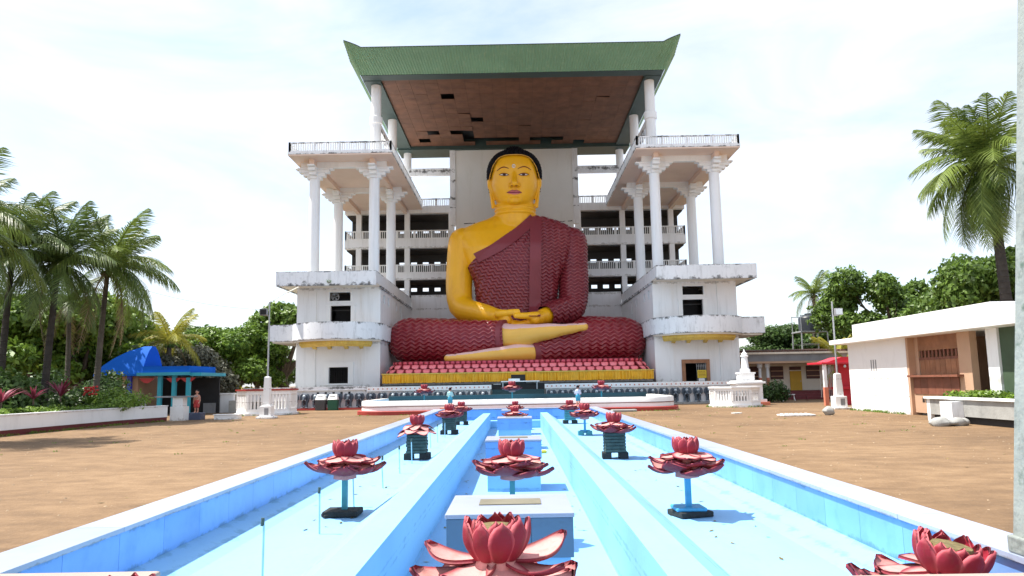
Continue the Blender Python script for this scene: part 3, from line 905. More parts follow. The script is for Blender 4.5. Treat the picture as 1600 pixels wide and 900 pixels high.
LX = 2.90
lotus(-.07, 5.5, .24, 'largest pink lotus close to the camera at bottom centre', 11, zb=ZC, base='none', cup_open=.10, near=True)
lotus(0, 12.6, .25, 'pink lotus on teal stem behind the nearest plinth', 12, zb=ZC, base='none')
lotus(0, 32.0, .28, 'small pink lotus just above the third plinth', 13, zb=ZC, base='none', scale=.85)
lotus(0, 42.0, .28, 'pink lotus at far end of the pool on the centre line', 14, zb=ZF, base='none', scale=.8)
lotus(-LX, 13.05, .25, 'dark pink lotus on teal stem with black slab, left row', 21, stem='teal')
lotus(-LX, 22.4, .28, 'drooping pink lotus on mossy brick pedestal, left row', 22, kind='brick', droop=True)
lotus(-LX, 33.0, .28, 'third lotus of the left row on a brick pedestal', 23, kind='brick')
lotus(-LX, 40.2, .28, 'farthest lotus of the left row below the pool end wall', 24, kind='brick', scale=.9)
lotus(-2.3, 4.6, .05, 'pink lotus cut off by the bottom left corner of the frame', 25)
lotus(LX, 12.5, .25, 'pale pink lotus on bright blue stem, right row', 31, stem='blue_paint', base='blue')
lotus(LX, 21.7, .28, 'pink lotus on dark mossy brick pedestal, right row', 32, kind='brick')
lotus(LX, 31.0, .28, 'third lotus of the right row on blue stem and two blocks', 33, stem='blue_paint', base='blocks')
lotus(LX, 39.6, .28, 'farthest lotus of the right row on a teal block', 34, kind='teal', scale=.9)
bl_ = lotus(3.78, 6.8, -.30, 'broken red lotus in the bottom right corner by the grey post', 35, cup_open=.25, scale=1.15)
bl_.rotation_euler = (.10, .16, 0)

# ---- nozzle pipes along the left floor
NOZ = [8.95, 11.5, 13.9, 16.35, 18.9, 21.2, 23.7, 26.1, 28.5, 30.9, 35.6]
who = ['nearest thin nozzle pipe standing on the left pool floor', 'nozzle pipe just in front of the left teal stemmed lotus', 'nozzle pipe just behind the left teal stemmed lotus',
       'first nozzle pipe in the gap before the drooping lotus', 'second nozzle pipe in the gap before the drooping lotus', 'nozzle pipe right beside the drooping lotus pedestal']
rng = random.Random(8)
for i, y in enumerate(NOZ):
    x = -LX-.0+rng.uniform(-.05, .05)
    r = thing('nozzle_pipe', who[i] if i < len(who) else ['first','second','third','fourth','last'][i-6]+' thin nozzle pipe beyond the drooping lotus, counted away from it', 'pipe', (x, y, ZF), 'nozzle pipes along the left pool floor')
    MB().tube([(x+.015, y, ZF), (x+.02*rng.uniform(-1, 1), y, .28)], [.014, .014], 8).build('pipe', M['pipe'], r, True)
    MB().tube([(x, y, .27), (x+.005, y, .36)], [.024, .020], 8).build('nozzle', M['brick'], r, True)

# dry leaves blown into the pool and over the ground
M['dry_leaf'] = leaf_mat('dry_leaf', (0.07, 0.045, 0.015), (0.26, 0.20, 0.05), 0.2)
rng = np.random.default_rng(17)
lf = MB()
def leaf_at(x, y, z):
    a = rng.random()*6.28; s = .03+.05*rng.random()
    c, d = math.cos(a), math.sin(a)
    t = (rng.random(4)-.2)*.02
    lf.add([(x-s*c, y-s*d, z+.006+max(0, t[0])), (x+.4*s*d, y-.4*s*c, z+.008), (x+s*c, y+s*d, z+.006+max(0, t[2])), (x-.4*s*d, y+.4*s*c, z+.012)], [(0, 1, 2, 3)])
for i in range(140):
    leaf_at(rng.uniform(CS+.05, SB-.05)*rng.choice([-1, 1]), rng.uniform(6, 43), ZF)
for i in range(90):
    leaf_at(rng.choice([-1, 1])*(CI-.04-abs(rng.normal())*.25), rng.uniform(6, 42), ZC)
for i in range(420):
    leaf_at(-21+abs(rng.normal())*3.5, rng.uniform(18, 46), .0)
for i in range(200):
    x = rng.uniform(-18, 19)
    if abs(x) > 5.1: leaf_at(x, rng.uniform(12, 46), .0)
tag(lf.build('leaf_litter', M['dry_leaf'], recalc=False), 'dry fallen leaves scattered on the pool floor and ground', kind='stuff')
yb = thing('yellow_scrap', 'small bright yellow scrap on the channel floor beside the third plinth', 'scrap', (1.05, 28.2, ZC))
MB().cbox((1.05, 28.2, ZC+.06), (.26, .2, .10), .4).build('scrap', M['sign_yellow'], yb, bevel=.03)
# ================================================================== shelter building
BX = 0.22                                    # axis of statue and building
bld = thing('statue_shelter', 'white multi-storey statue shelter with towers, terraces and green roof', 'building', (BX, 70, 0))
PZ = 1.5                                     # platform level

class SB_(MB):
    """mesh builder with x measured from the building axis on one side (s = -1 left, 1 right)"""
    def __init__(s, side): super().__init__(); s.side = side
    def add(s, vs, fs):
        return super().add([(BX+s.side*p[0], p[1], p[2]) for p in vs], fs)

def railing(mb_post, mb_bal, path, z0, z1, posts=2.2, step=.19):
    """rails and posts into mb_post, balusters into mb_bal along a polyline of (x,y)"""
    for (xa, ya), (xb, yb) in zip(path[:-1], path[1:]):
        ln = math.hypot(xb-xa, yb-ya)
        a = math.atan2(yb-ya, xb-xa)
        cx, cy = (xa+xb)/2, (ya+yb)/2
        mb_post.cbox((cx, cy, z1-.05), (ln, .13, .10), a)
        mb_post.cbox((cx, cy, z0+.05), (ln, .12, .10), a)
        n = max(1, round(ln/posts))
        for i in range(n+1):
            t = i/n
            mb_post.cbox((xa+(xb-xa)*t, ya+(yb-ya)*t, (z0+z1)/2), (.15, .15, z1-z0+.03), a)
        m = int(ln/step)
        for i in range(1, m):
            t = i/m
            mb_bal.cbox((xa+(xb-xa)*t, ya+(yb-ya)*t, (z0+z1)/2), (.075, .075, z1-z0-.2), a)

YB = 79.0                                     # plane of the galleries and back wall
for side in (-1, 1):
    sname = 'left' if side < 0 else 'right'
    # ---------------- tower
    tw = SB_(side)
    holes = [(13.85, 15.6, 8.87, 9.6), (13.8, 15.5, 7.1, 8.47)]
    if side < 0: holes.append((13.97, 15.57, 2.04, 3.37))
    else: holes.append((13.78, 15.5, PZ, 3.2))
    holes_wall(tw, 11.35, 18.25, PZ-.6, 10.0, 61.0, 61.35, holes)
    tw.box(18.25-.3, 18.25, 61.35, YB+4, PZ-.6, 10.0)
    # inner side wall with small square openings
    sh = [(62.4, 63.1, 8.75, 9.5), (64.6, 65.3, 8.75, 9.5), (69.0, 69.6, 8.75, 9.5), (71.6, 72.4, 8.3, 9.5)]
    tmp = MB()
    holes_wall(tmp, 61.35, YB+4, PZ-.6, 10.0, 11.35, 11.65, [(a, b_, c, d) for a, b_, c, d in sh])
    tw.add([(p[1], p[0], p[2]) for p in tmp.v], tmp.f)
    tower = tw.build('tower_wall', M['white'], bld)
    ti = SB_(side)
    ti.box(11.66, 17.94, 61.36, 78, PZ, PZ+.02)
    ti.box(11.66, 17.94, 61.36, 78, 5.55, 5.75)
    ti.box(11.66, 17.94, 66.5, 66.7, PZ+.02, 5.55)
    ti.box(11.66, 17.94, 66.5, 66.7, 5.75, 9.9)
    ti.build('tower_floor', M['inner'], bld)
    # pilasters standing proud of the front
    for a, b_ in ((11.33, 12.9), (16.68, 18.28)):
        SB_(side).box(a, b_, 60.88, 61.0, 5.6, 9.98).build('pilaster', M['white'], bld)
        SB_(side).box(a, b_, 60.88, 61.0, PZ-.6, 5.5).build('pilaster', M['white'], bld)
    # window surrounds
    f = SB_(side)
    for a, b_ in ((13.45, 13.8), (15.5, 15.85)):
        f.box(a, b_, 60.9, 61.0, 6.9, 8.47)
    f.box(13.4, 15.9, 60.86, 61.0, 8.47, 8.56)
    f.build('window_surround', M['white_clean'], bld)
    f = SB_(side)
    f.box(13.72, 13.85, 60.95, 61.0, 8.87, 9.6); f.box(15.6, 15.73, 60.95, 61.0, 8.87, 9.6)
    f.box(13.72, 15.73, 60.95, 61.0, 9.6, 9.7); f.box(13.72, 15.73, 60.95, 61.0, 8.77, 8.87)
    f.build('vent_frame', M['white_clean'], bld)
    # dark sheets painted as the shade inside the open windows, and frames
    for h in holes[:2]:
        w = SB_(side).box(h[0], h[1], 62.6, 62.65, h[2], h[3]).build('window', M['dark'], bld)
        sb = SB_(side)
        m_ = (h[0]+h[1])/2
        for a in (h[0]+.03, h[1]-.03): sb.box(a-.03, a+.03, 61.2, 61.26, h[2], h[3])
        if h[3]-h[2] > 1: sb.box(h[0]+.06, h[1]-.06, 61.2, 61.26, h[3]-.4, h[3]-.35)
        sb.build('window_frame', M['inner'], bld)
    if side < 0:
        f = SB_(side)
        f.box(13.55, 13.97, 60.86, 61.0, 1.9, 3.78); f.box(15.57, 15.98, 60.86, 61.0, 1.9, 3.78)
        f.box(13.97, 15.57, 60.86, 61.0, 3.37, 3.78); f.box(13.97, 15.57, 60.86, 61.0, 1.9, 2.04)
        f.build('window_surround', M['white_clean'], bld)
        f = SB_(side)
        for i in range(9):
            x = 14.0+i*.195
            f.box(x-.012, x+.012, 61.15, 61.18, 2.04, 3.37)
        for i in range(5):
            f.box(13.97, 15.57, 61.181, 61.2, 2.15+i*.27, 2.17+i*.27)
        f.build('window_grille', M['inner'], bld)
        # exhaust fan in the vent
        ring = MB()
        cx, cz = BX-15.15, 9.22
        pts = [(cx+.30*math.cos(t), 61.1, cz+.30*math.sin(t)) for t in np.linspace(0, 2*math.pi, 25)]
        ring.tube(pts, .045, 6, False)
        for k_ in range(4):
            t = k_*math.pi/2+.4
            ring.add([(cx, 61.12, cz), (cx+.26*math.cos(t-.3), 61.1, cz+.26*math.sin(t-.3)), (cx+.26*math.cos(t+.3), 61.16, cz+.26*math.sin(t+.3))], [(0, 1, 2)])
        ring.build('exhaust_fan', M['grey_fascia'], bld, True)
    else:
        f = SB_(side)
        f.box(13.5, 13.78, 60.84, 61.0, PZ-.3, 3.5); f.box(15.5, 15.78, 60.84, 61.0, PZ-.3, 3.5); f.box(13.78, 15.5, 60.84, 61.0, 3.2, 3.5)
        fr = f.build('door_frame', M['wood'], bld)
        gt = SB_(side)                       # folding gate pushed to the right half
        for i in range(6):
            x = 14.72+i*.145
            gt.box(x-.014, x+.014, 60.95, 60.98, PZ-.2, 3.15)
        for i in range(5):
            gt.box(14.7, 15.47, 60.981, 60.995, PZ+i*.36, PZ+.03+i*.36)
        gt.build('folding_gate', M['steel'], bld)
        sg = SB_(side).box(14.72, 15.45, 60.78, 60.80, 1.98, 2.62).build('notice_board', M['sign_yellow'], bld)
        tx = SB_(side)
        rg = random.Random(4)
        for rrow in range(4):
            x = 14.80
            while x < 15.34:
                w_ = rg.uniform(.05, .13)
                tx.box(x, min(x+w_, 15.38), 60.772, 60.779, 2.48-rrow*.12, 2.525-rrow*.12)
                x += w_+.03
        tx.build('notice_lettering', M['brow'], sg)
        SB_(side).box(14.8, 15.3, 60.8, 60.82, 1.72, 1.95).build('notice_paper', M['white_clean'], bld)
    # ---------------- curved balcony
    pth = [(11.35, 60.99)]
    for i in range(0, 41):
        t = i/40
        x = 11.2+(18.45-11.2)*t
        pth.append((x, 60.7-2.6*math.sin(math.pi*t)**.62))
    pth = [(11.2, 66.0)]+pth[1:]
    pth += [(20.3, 60.7), (20.3, 66)]
    bal = SB_(side)
    sect = [(-.10, 5.55), (.10, 5.55), (.10, 6.92), (-.10, 6.92)]
    bal.sweep([(p[0], p[1]) for p in pth], sect)
    bal.build('balcony_parapet', M['white_mold'], bld, True)
    poly = [(p[0], p[1]) for p in pth[1:-2]] + [(20.2, 60.7), (20.2, 66), (18.3, 66), (18.3, 60.99), (11.36, 60.99)]
    bs = SB_(side); bs.prism(poly, 5.42, 5.549, 'z')
    bs.build('balcony_slab', M['cream'], bld)
    # yellow pleated trim with small brackets under the balcony
    tr = SB_(side)
    n = 70
    path = []
    for i in range(n+1):
        t = .07+.86*i/n
        x = 11.35+(18.25-11.35)*t
        path.append((x, 60.72-2.35*math.sin(math.pi*t)**.8 + (.035 if i % 2 else 0)))
    tr.sweep(path, [(-.35, 4.98), (-.20, 4.98), (.03, 5.2), (.03, 5.418), (-.35, 5.418)])
    yt = tr.build('balcony_trim', M['yellow_trim'], bld)
    for t in (.22, .4, .6, .78):
        x = 11.35+6.9*t
        SB_(side).prism([(60.95, 4.85), (60.95, 5.41), (59.5, 5.41), (60.4, 5.05)], x-.15, x+.15, 'x').build('bracket', M['yellow_trim'], bld)
    # ---------------- roof slab of the tower
    sl_ = SB_(side)
    sl_.box(11.38, 19.45, 59.0, YB-.02, 9.98, 10.12)
    sl_.build('tower_soffit', M['cream'], bld)
    fa = SB_(side)
    fa.box(11.36, 19.47, 58.98, 59.18, 9.93, 11.1)
    fa.box(19.27, 19.47, 59.18, YB, 9.93, 11.1)
    fa.box(11.36, 11.56, 59.18, YB-.03, 10.121, 11.1)
    fa.build('tower_parapet', M['white_mold'], bld)
    SB_(side).box(11.56, 19.27, 59.18, YB, 10.12, 10.6).build('tower_roof_deck', M['concrete'], bld)
    SB_(side).box(11.2, 11.35, 60.5, YB-.05, 9.86, 10.02).build('drip_ledge', M['white_mold'], bld)
    # ---------------- columns and terrace
    for X_ in (11.95, 17.05):
        for Y_ in (61.2, 69.6):
            c = MB()
            c.lathe([(.50, 0), (.50, .25), (.46, .3), (.435, 9.0)], (BX+side*X_, Y_, 10.6), 28)
            c.build('column', M['column'], bld, True)
            # stepped bracket capital, both ways
            cp = SB_(side)
            for ax in (0, 1):
                for k_, (l, z0, z1) in enumerate(((.62, 19.35, 19.6), (.95, 19.6, 19.9), (1.3, 19.9, 20.2), (1.6, 20.2, 20.35))):
                    w_ = .30+.003*k_+.002*ax
                    z0 -= .001*ax
                    if ax == 0: cp.box(X_-l, X_+l, Y_-w_, Y_+w_, z0, z1)
                    else: cp.box(X_-w_, X_+w_, Y_-l*.9, Y_+l*.9, z0, z1)
            cp.build('bracket_capital', M['white_clean'], bld, bevel=.05)
    for Y_ in (61.2, 69.6):
        SB_(side).box(10.9, 18.2, Y_-.22, Y_+.22, 20.35, 20.84).build('terrace_beam', M['white_clean'], bld)
    for X_ in (11.95, 17.05):
        SB_(side).box(X_-.2, X_+.2, 60.0, YB-.1, 20.4, 20.838).build('terrace_beam', M['soffit'], bld)
    SB_(side).box(10.12, 18.72, 59.02, YB-.06, 20.84, 20.95).build('terrace_soffit', M['soffit'], bld)
    SB_(side).box(10.1, 18.74, 59.0, YB-.06, 20.951, 21.16).build('terrace_slab', M['white_mold'], bld)
    rp, rb = SB_(side), SB_(side)
    railing(rp, rb, [(18.62, 72), (18.62, 59.1), (10.22, 59.1), (10.22, YB-.3)], 21.16, 21.97)
    rail = rp.build('terrace_railing', M['white_mold'], bld)
    tag(rb.build('balusters', M['white_clean'], rail), kind='stuff')
    # tall roof columns with collars
    for Y_ in (61.2, 69.6, YB+.8):
        c = MB().lathe([(.44, 0), (.42, 6.75)], (BX+side*11.85, Y_, 21.16), 28)
        col = c.build('roof_column', M['column'], bld, True)
        if Y_ < 65:
            MB().lathe([(.44, 0), (.55, .06), (.55, .62), (.44, .68)], (BX+side*11.85, Y_, 24.15), 28).build('collar', M['column'], col, True)
    SB_(side).box(11.62, 12.08, 61.7, YB, 23.9, 24.55).build('tie_beam', M['white_mold'], bld)
    # ---------------- back frame above the terrace
    SB_(side).box(6.9, 11.6, YB, YB+.4, 24.7, 25.5).build('lintel_beam', M['white_mold'], bld)
    SB_(side).box(6.45, 7.05, YB-.2, YB+.5, 19, 28.2).build('back_pilaster', M['white_mold'], bld)
    rp, rb = SB_(side), SB_(side)
    railing(rp, rb, [(7.1, YB+.1), (10.1, YB+.1)], 21.2, 22.1, 1.6)
    rail = rp.build('back_railing', M['white_mold'], bld)
    tag(rb.build('balusters', M['white_clean'], rail), kind='stuff')
    # ---------------- galleries, three storeys
    floors = [(20.45, 21.19), (16.6, 17.62), (13.1, 13.85)]
    for z0, z1 in floors:
        SB_(side).box(6.9, 18.6, YB-.05, YB+4.2, z0, z1).build('gallery_floor', M['white'], bld)
    SB_(side).box(6.9, 11.35, YB, YB+.35, PZ, 11.4).build('gallery_wall', M['white'], bld)
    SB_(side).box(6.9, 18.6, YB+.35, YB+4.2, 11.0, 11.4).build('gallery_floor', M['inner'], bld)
    for X_ in (6.95, 11.8, 17.1):
        w_ = .28 if X_ > 7 else .3
        for z0, z1 in ((11.4, 13.1), (13.85, 16.6), (17.62, 20.45)):
            SB_(side).box(X_-w_, X_+w_, YB+.02, YB+.5, z0, z1).build('gallery_column', M['white'], bld)
    for z0 in (17.62, 13.85):
        rp, rb = SB_(side), SB_(side)
        railing(rp, rb, [(7.25, YB-.02), (18.5, YB-.02), (18.5, YB+4)], z0-.02, z0+.92, 1.75, .21)
        rail = rp.build('gallery_railing', M['white_clean'], bld)
        tag(rb.build('balusters', M['white_clean'], rail), kind='stuff')
    # rear wall with small see-through openings, gallery shade put into its dark colour
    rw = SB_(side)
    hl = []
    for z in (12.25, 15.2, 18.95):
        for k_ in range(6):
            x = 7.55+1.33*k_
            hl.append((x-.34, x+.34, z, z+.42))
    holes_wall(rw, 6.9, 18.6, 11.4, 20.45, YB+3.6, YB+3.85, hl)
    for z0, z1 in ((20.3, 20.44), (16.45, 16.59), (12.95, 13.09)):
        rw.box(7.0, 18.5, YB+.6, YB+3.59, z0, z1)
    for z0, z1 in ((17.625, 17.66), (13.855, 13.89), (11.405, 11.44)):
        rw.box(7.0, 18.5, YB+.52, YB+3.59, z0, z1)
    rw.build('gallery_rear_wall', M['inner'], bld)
    SB_(side).box(11.5, 18.2, YB-.6, YB, 11.1, 11.9).build('terrace_step', M['white_mold'], bld)

# wall panel behind the statue
MB().box(BX-6.45, BX+6.45, YB-.1, YB+.3, 11, 28.2).build('back_wall_panel', M['panel'], bld)
MB().box(BX-6.9, BX+6.9, YB-.04, YB+.3, PZ, 11).build('back_wall_base', M['white'], bld)
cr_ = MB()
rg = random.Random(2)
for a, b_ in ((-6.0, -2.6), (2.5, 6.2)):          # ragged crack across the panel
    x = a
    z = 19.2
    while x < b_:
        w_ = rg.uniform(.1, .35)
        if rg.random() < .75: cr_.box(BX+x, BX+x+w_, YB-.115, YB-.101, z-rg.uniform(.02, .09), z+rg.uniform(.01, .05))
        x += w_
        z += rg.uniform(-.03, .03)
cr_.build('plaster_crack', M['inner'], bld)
# platform
plat = MB().box(BX-19, BX+19, 59.9, YB+4, .02, PZ-.61).build('platform', M['concrete'], bld)

# ---------------- roof
RZ = 27.85
def rx(p): return BX+p
rf = MB()
# corrugated flared fascia on the front: bottom (y 59, z 27.7) to top (y 57, z 29.2), corners sweep up
n = 228
bot, top = [], []
for i in range(n+1):
    t = -1+2*i/n
    bump_ = (.07 if i % 2 else -.0)
    xb_ = 12.8*t
    a = abs(t)
    ft = max(0, (a-.90)/.10)
    xt_ = 13.75*t
    zt = 29.18 + .62*(ft**.8 if ft > 0 else 0)
    bot.append((rx(xb_), 59.0-bump_, 27.68)); top.append((rx(xt_), 57.0-bump_, zt))
rf.add(bot+top, [(i, i+1, n+2+i, n+1+i) for i in range(n)])
# sides: same flare
for s in (-1, 1):
    m_ = 160
    b2, t2 = [], []
    for i in range(m_+1):
        u = i/m_
        bump_ = (.06 if i % 2 else 0)
        yb_ = 59.0+(81.5-59.0)*u
        yt_ = 57.0+(83.0-57.0)*u
        fa_ = max(0, 1-u/.09)
        b2.append((rx(s*(12.8+bump_)), yb_, 27.68)); t2.append((rx(s*(13.75+bump_)), yt_, 29.18+.62*fa_**.8))
    rf.add(b2+t2, [(i, i+1, m_+2+i, m_+1+i) for i in range(m_)])
roof = rf.build('roof', M['green_roof'], bld)
tp = MB()
tp.add([(rx(-13.0), 58.2, 28.75), (rx(13.0), 58.2, 28.75), (rx(13.0), 82.5, 28.75), (rx(-13.0), 82.5, 28.75)], [(0, 1, 2, 3)])
tp.add([(rx(-12.8), 81.5, 27.68), (rx(12.8), 81.5, 27.68), (rx(13.7), 83, 29.12), (rx(-13.7), 83, 29.12)], [(0, 1, 2, 3)])
tp.build('roof_deck', M['green_dark'], roof)
ed = MB()
pts = [(rx(13.75*t), 56.98, 29.2+.62*(max(0, (abs(t)-.9)/.1)**.8)) for t in np.linspace(-1, 1, 229)]
ed.tube(pts, .045, 6)
ed.build('ridge_flashing', M['green_dark'], roof)
bm_ = MB()                                     # dark beams round the ceiling
bm_.box(rx(-12.75), rx(12.75), 59.02, 60.1, 27.66, 28.6)
bm_.box(rx(-12.75), rx(12.75), YB-.6, 81.4, 27.45, 28.6)
for s in (-1, 1):
    bm_.box(rx(s*11.3), rx(s*12.75), 60.1, YB-.6, 27.62, 28.6)
bm_.build('roof_beam', M['green_dark'], roof)
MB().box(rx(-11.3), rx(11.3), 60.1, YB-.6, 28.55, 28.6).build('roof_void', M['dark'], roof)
NX, NY = 19, 15
cw, cd = 22.6/NX, (YB-.6-60.1)/NY
pm = MB().box(.008, cw-.008, .008, cd-.008, 0, .03).mesh('ceiling_panel', M['ceiling'])
miss = {(4, 3), (6, 8), (2, 11), (4, 11), (1, 13), (5, 12), (5, 13), (6, 13), (7, 13), (8, 13), (9, 13), (5, 11), (12, 13), (13, 13), (12, 14), (15, 14), (6, 14), (11, 13)}
rg = random.Random(6)
for i in range(NX):
    for j in range(NY):
        if (i, j) in miss: continue
        sag = rg.random()
        inst('ceiling_panel', pm, roof, (-11.3+i*cw, 60.1+j*cd-70, RZ+rg.uniform(-.004, .004) - (.05 if sag > .985 else 0)),
             (0, rg.uniform(-.004, .004) if sag < .97 else .05, 0))
# ================================================================== statue
stat = thing('seated_statue', 'giant seated statue with golden skin and maroon wave-pleated robe', 'statue', (BX, 66, 3.7))
def A(px, py, Y): return tuple(at(px, py, Y))

def ring_loft(mb, rings, n=48):
    """rings: (z, cx, cy, half width, half depth, exponent)"""
    vs, fs = [], []
    for z, cx, cy, w, d, e in rings:
        for k in range(n):
            t = 2*math.pi*k/n
            c, s = math.cos(t), math.sin(t)
            vs.append((cx+w*math.copysign(abs(c)**(2/e), c), cy+d*math.copysign(abs(s)**(2/e), s), z))
    for i in range(len(rings)-1):
        for k in range(n):
            fs.append((i*n+k, i*n+(k+1) % n, (i+1)*n+(k+1) % n, (i+1)*n+k))
    fs.append(tuple(range(n-1, -1, -1))); fs.append(tuple(range((len(rings)-1)*n, len(rings)*n)))
    return mb.add(vs, fs)

TX = BX+.05
torso = [(5.0, TX, 70.6, 4.1, 3.2, 2.3), (7.5, TX, 70.5, 3.85, 3.0, 2.3), (9.5, TX, 70.4, 3.75, 2.8, 2.3), (11.5, TX, 70.2, 3.95, 2.8, 2.3),
         (13.2, TX, 70.1, 4.75, 2.9, 2.4), (14.6, TX, 70.2, 5.3, 2.75, 2.5), (15.4, TX, 70.4, 5.7, 2.5, 2.5), (16.2, TX, 70.5, 5.7, 2.2, 2.4), (16.8, TX, 70.6, 5.1, 1.95, 2.3),
         (17.25, TX, 70.6, 4.1, 1.8, 2.2), (17.6, TX, 70.6, 3.0, 1.65, 2.1), (18.0, TX, 70.6, 2.1, 1.5, 2)]
shL, elL = A(722, 374, 70.5), A(722, 480, 69.2)
armL = [A(724, 379, 70.5), A(718, 425, 70.2), A(721, 478, 69.4), A(752, 490, 67.0), A(779, 495, 65.2)]
armL_r = [1.45, 1.30, 1.22, .98, .70]
armR = [A(891, 381, 70.5), A(896, 428, 70.2), A(893, 478, 69.4), A(868, 489, 67.2), A(848, 495, 65.4)]
armR_r = [1.45, 1.25, 1.2, .98, .70]

body = MB()
ring_loft(body, torso)
limb(body, armL, armL_r); limb(body, armR, armR_r)
# neck with rings
limb(body, [(TX, 70.5, 17.2), (TX, 70.3, 18.6), (TX, 70.1, 19.6)], [2.1, 1.85, 1.8])
for z in (18.05, 18.45, 18.85):
    pts = [(TX+1.90*math.cos(t), 70.35+1.88*math.sin(t), z) for t in np.linspace(0, 2*math.pi, 33)]
    body.tube(pts, .16, 8, False)
# head
HX, HY = TX-.02, 70.0
headr = [(18.45, HX, HY-.1, .9, .9, 2), (18.62, HX, HY-.35, 1.15, 1.45, 2.1), (18.95, HX, HY-.3, 1.55, 1.82, 2.2), (19.4, HX, HY-.22, 1.85, 2.03, 2.3), (20.0, HX, HY-.15, 2.10, 2.15, 2.35),
         (20.8, HX, HY-.1, 2.27, 2.2, 2.35), (21.6, HX, HY-.05, 2.30, 2.25, 2.3), (22.4, HX, HY, 2.28, 2.25, 2.3), (23.1, HX, HY, 2.12, 2.12, 2.3), (23.6, HX, HY+.05, 1.8, 1.85, 2.2), (24.0, HX, HY+.1, 1.1, 1.2, 2)]
ring_loft(body, headr)
FY = HY-2.3                                     # approximate front of the face
# nose, chin, brow ridge, cheeks
limb(body, [(HX, FY+.22, 21.75), (HX, FY-.02, 21.1), (HX, FY-.40, 20.42)], [.19, .24, .33], 14)
for s in (-1, 1):
    ellipsoid(body, (HX+s*.32, FY-.05, 20.30), (.24, .30, .20))
    ellipsoid(body, (HX+s*.98, FY+.40, 21.42), (.50, .34, .17))        # eyelid bulge
    limb(body, [(HX+s*.30, FY+.34, 21.75), (HX+s*.95, FY+.34, 22.02), (HX+s*1.6, FY+.62, 21.75)], [.14, .15, .12], 10)
ellipsoid(body, (HX, FY+.42, 18.98), (.75, .5, .40))
ellipsoid(body, (HX, FY+.24, 19.74), (.62, .32, .14)); ellipsoid(body, (HX, FY+.27, 19.52), (.50, .32, .14))
# ears with long lobes
for s in (-1, 1):
    ex = HX+s*2.42
    ellipsoid(body, (ex, HY-.1, 21.2), (.26, .55, .72))
    pts = [(ex-s*.02, HY-.35, 21.0), (ex-s*.10, HY-.45, 20.0), (ex-s*.22, HY-.5, 19.0), (ex-s*.26, HY-.45, 18.6)]
    body.tube(pts, [.16, .13, .13, .14], 10)
    pts = [(ex-s*.22, HY-.3, 20.9), (ex-s*.34, HY-.4, 20.0), (ex-s*.42, HY-.45, 19.0), (ex-s*.28, HY-.45, 18.55)]
    body.tube(pts, [.14, .10, .10, .14], 10)
# hands: four fingers laid across the lap and a thumb on top
def hand(s, wr, tip_px):
    wr = np.array(wr)
    palm = np.array(A(*tip_px[0]))
    limb(body, [wr, (wr+palm)/2+np.array([0, 0, -.02]), palm], [.62, .62, .50], 16)
    ellipsoid(body, (wr+palm)/2+np.array([0, .5, -.1]), (.75, .85, .42))
    for i in range(4):
        b0 = palm+np.array([-s*.1, .1+.40*i, -.18+.02*i])
        ln = (2.0, 2.25, 2.1, 1.7)[i]
        b1 = b0+np.array([s*ln*.5, .02, -.10]); b2 = b0+np.array([s*ln, .0, -.30])
        limb(body, [b0, b1, b2], [.27, .25, .19], 12)
    t0 = np.array(A(*tip_px[1])); t1 = np.array(A(*tip_px[2])); t2 = np.array(A(*tip_px[3]))
    limb(body, [t0, t1, t2], [.42, .30, .23], 12)
hand(1, armL[-1], [(792, 500, 64.3), (780, 491, 64.4), (797, 488.5, 63.9), (809, 486.5, 63.8)])
hand(-1, armR[-1], [(836, 499, 64.1), (838, 494, 64.2), (820, 493.5, 63.7), (806, 493.5, 63.5)])
bme = remeshed(body, .07, 3)
bme.materials.append(M['gold'])
bo = bpy.data.objects.new('body', bme); COL.objects.link(bo); bo.parent = stat
def to_local(me, root):
    me.transform(Matrix.Translation(-rootloc(root)))
bvh_body = None
def make_bvh(me):
    n = len(me.vertices)
    co = np.empty(n*3, np.float32); me.vertices.foreach_get('co', co)
    return BVHTree.FromPolygons([tuple(c) for c in co.reshape(-1, 3).tolist()], [tuple(p.vertices) for p in me.polygons])
bvh_body = make_bvh(bme)
to_local(bme, stat)

# ---------------- robes with wave pleats pressed into the surface
def tri(x):
    return 2*np.abs(2*(x-np.floor(x+.5)))-1
def soft(x):
    return np.sin(2*np.pi*x)
def displace(me, fn):
    n = len(me.vertices)
    co = np.empty(n*3, np.float32); no = np.empty(n*3, np.float32)
    me.vertices.foreach_get('co', co)
    me.vertex_normals.foreach_get('vector', no)
    co = co.reshape(-1, 3).astype(float); no = no.reshape(-1, 3)
    d_, rg_ = fn(co)
    co += no*d_[:, None]
    at_ = me.attributes.new('ridge', 'FLOAT', 'POINT')
    at_.data.foreach_set('value', rg_.astype(np.float32))
    me.vertices.foreach_set('co', co.astype(np.float32).ravel())
    me.update()
def pleat(ph):
    """sharp groove, rounded ridge; ph in periods"""
    f = ph-np.floor(ph)
    return np.abs(np.sin(np.pi*f))**.7

tr_ = MB()
ring_loft(tr_, torso[:-1])
limb(tr_, armR, [r+.04 for r in armR_r])
rme = remeshed(tr_, .062, 5)
SASH0, SASH1 = A(836, 400, 67.5)[0]-.62, A(836, 400, 67.5)[0]+.62
axR = np.array(armR[2])
def robe_fn(c):
    x, z = c[:, 0], c[:, 2]
    left = x < (SASH0+SASH1)/2
    w = .13*soft(x/.62)
    slope = np.clip((SASH0-x)/8, 0, 1)
    ph_l = (z*.92+x*.50+.10*soft((x-.5*z)/.70))/.36
    ph_r = (z+.10*soft(x/.62))/.34
    q = pleat(np.where(left, ph_l, ph_r))
    return .08+.115*q, q
displace(rme, robe_fn)
bm = bmesh.new(); bm.from_mesh(rme)
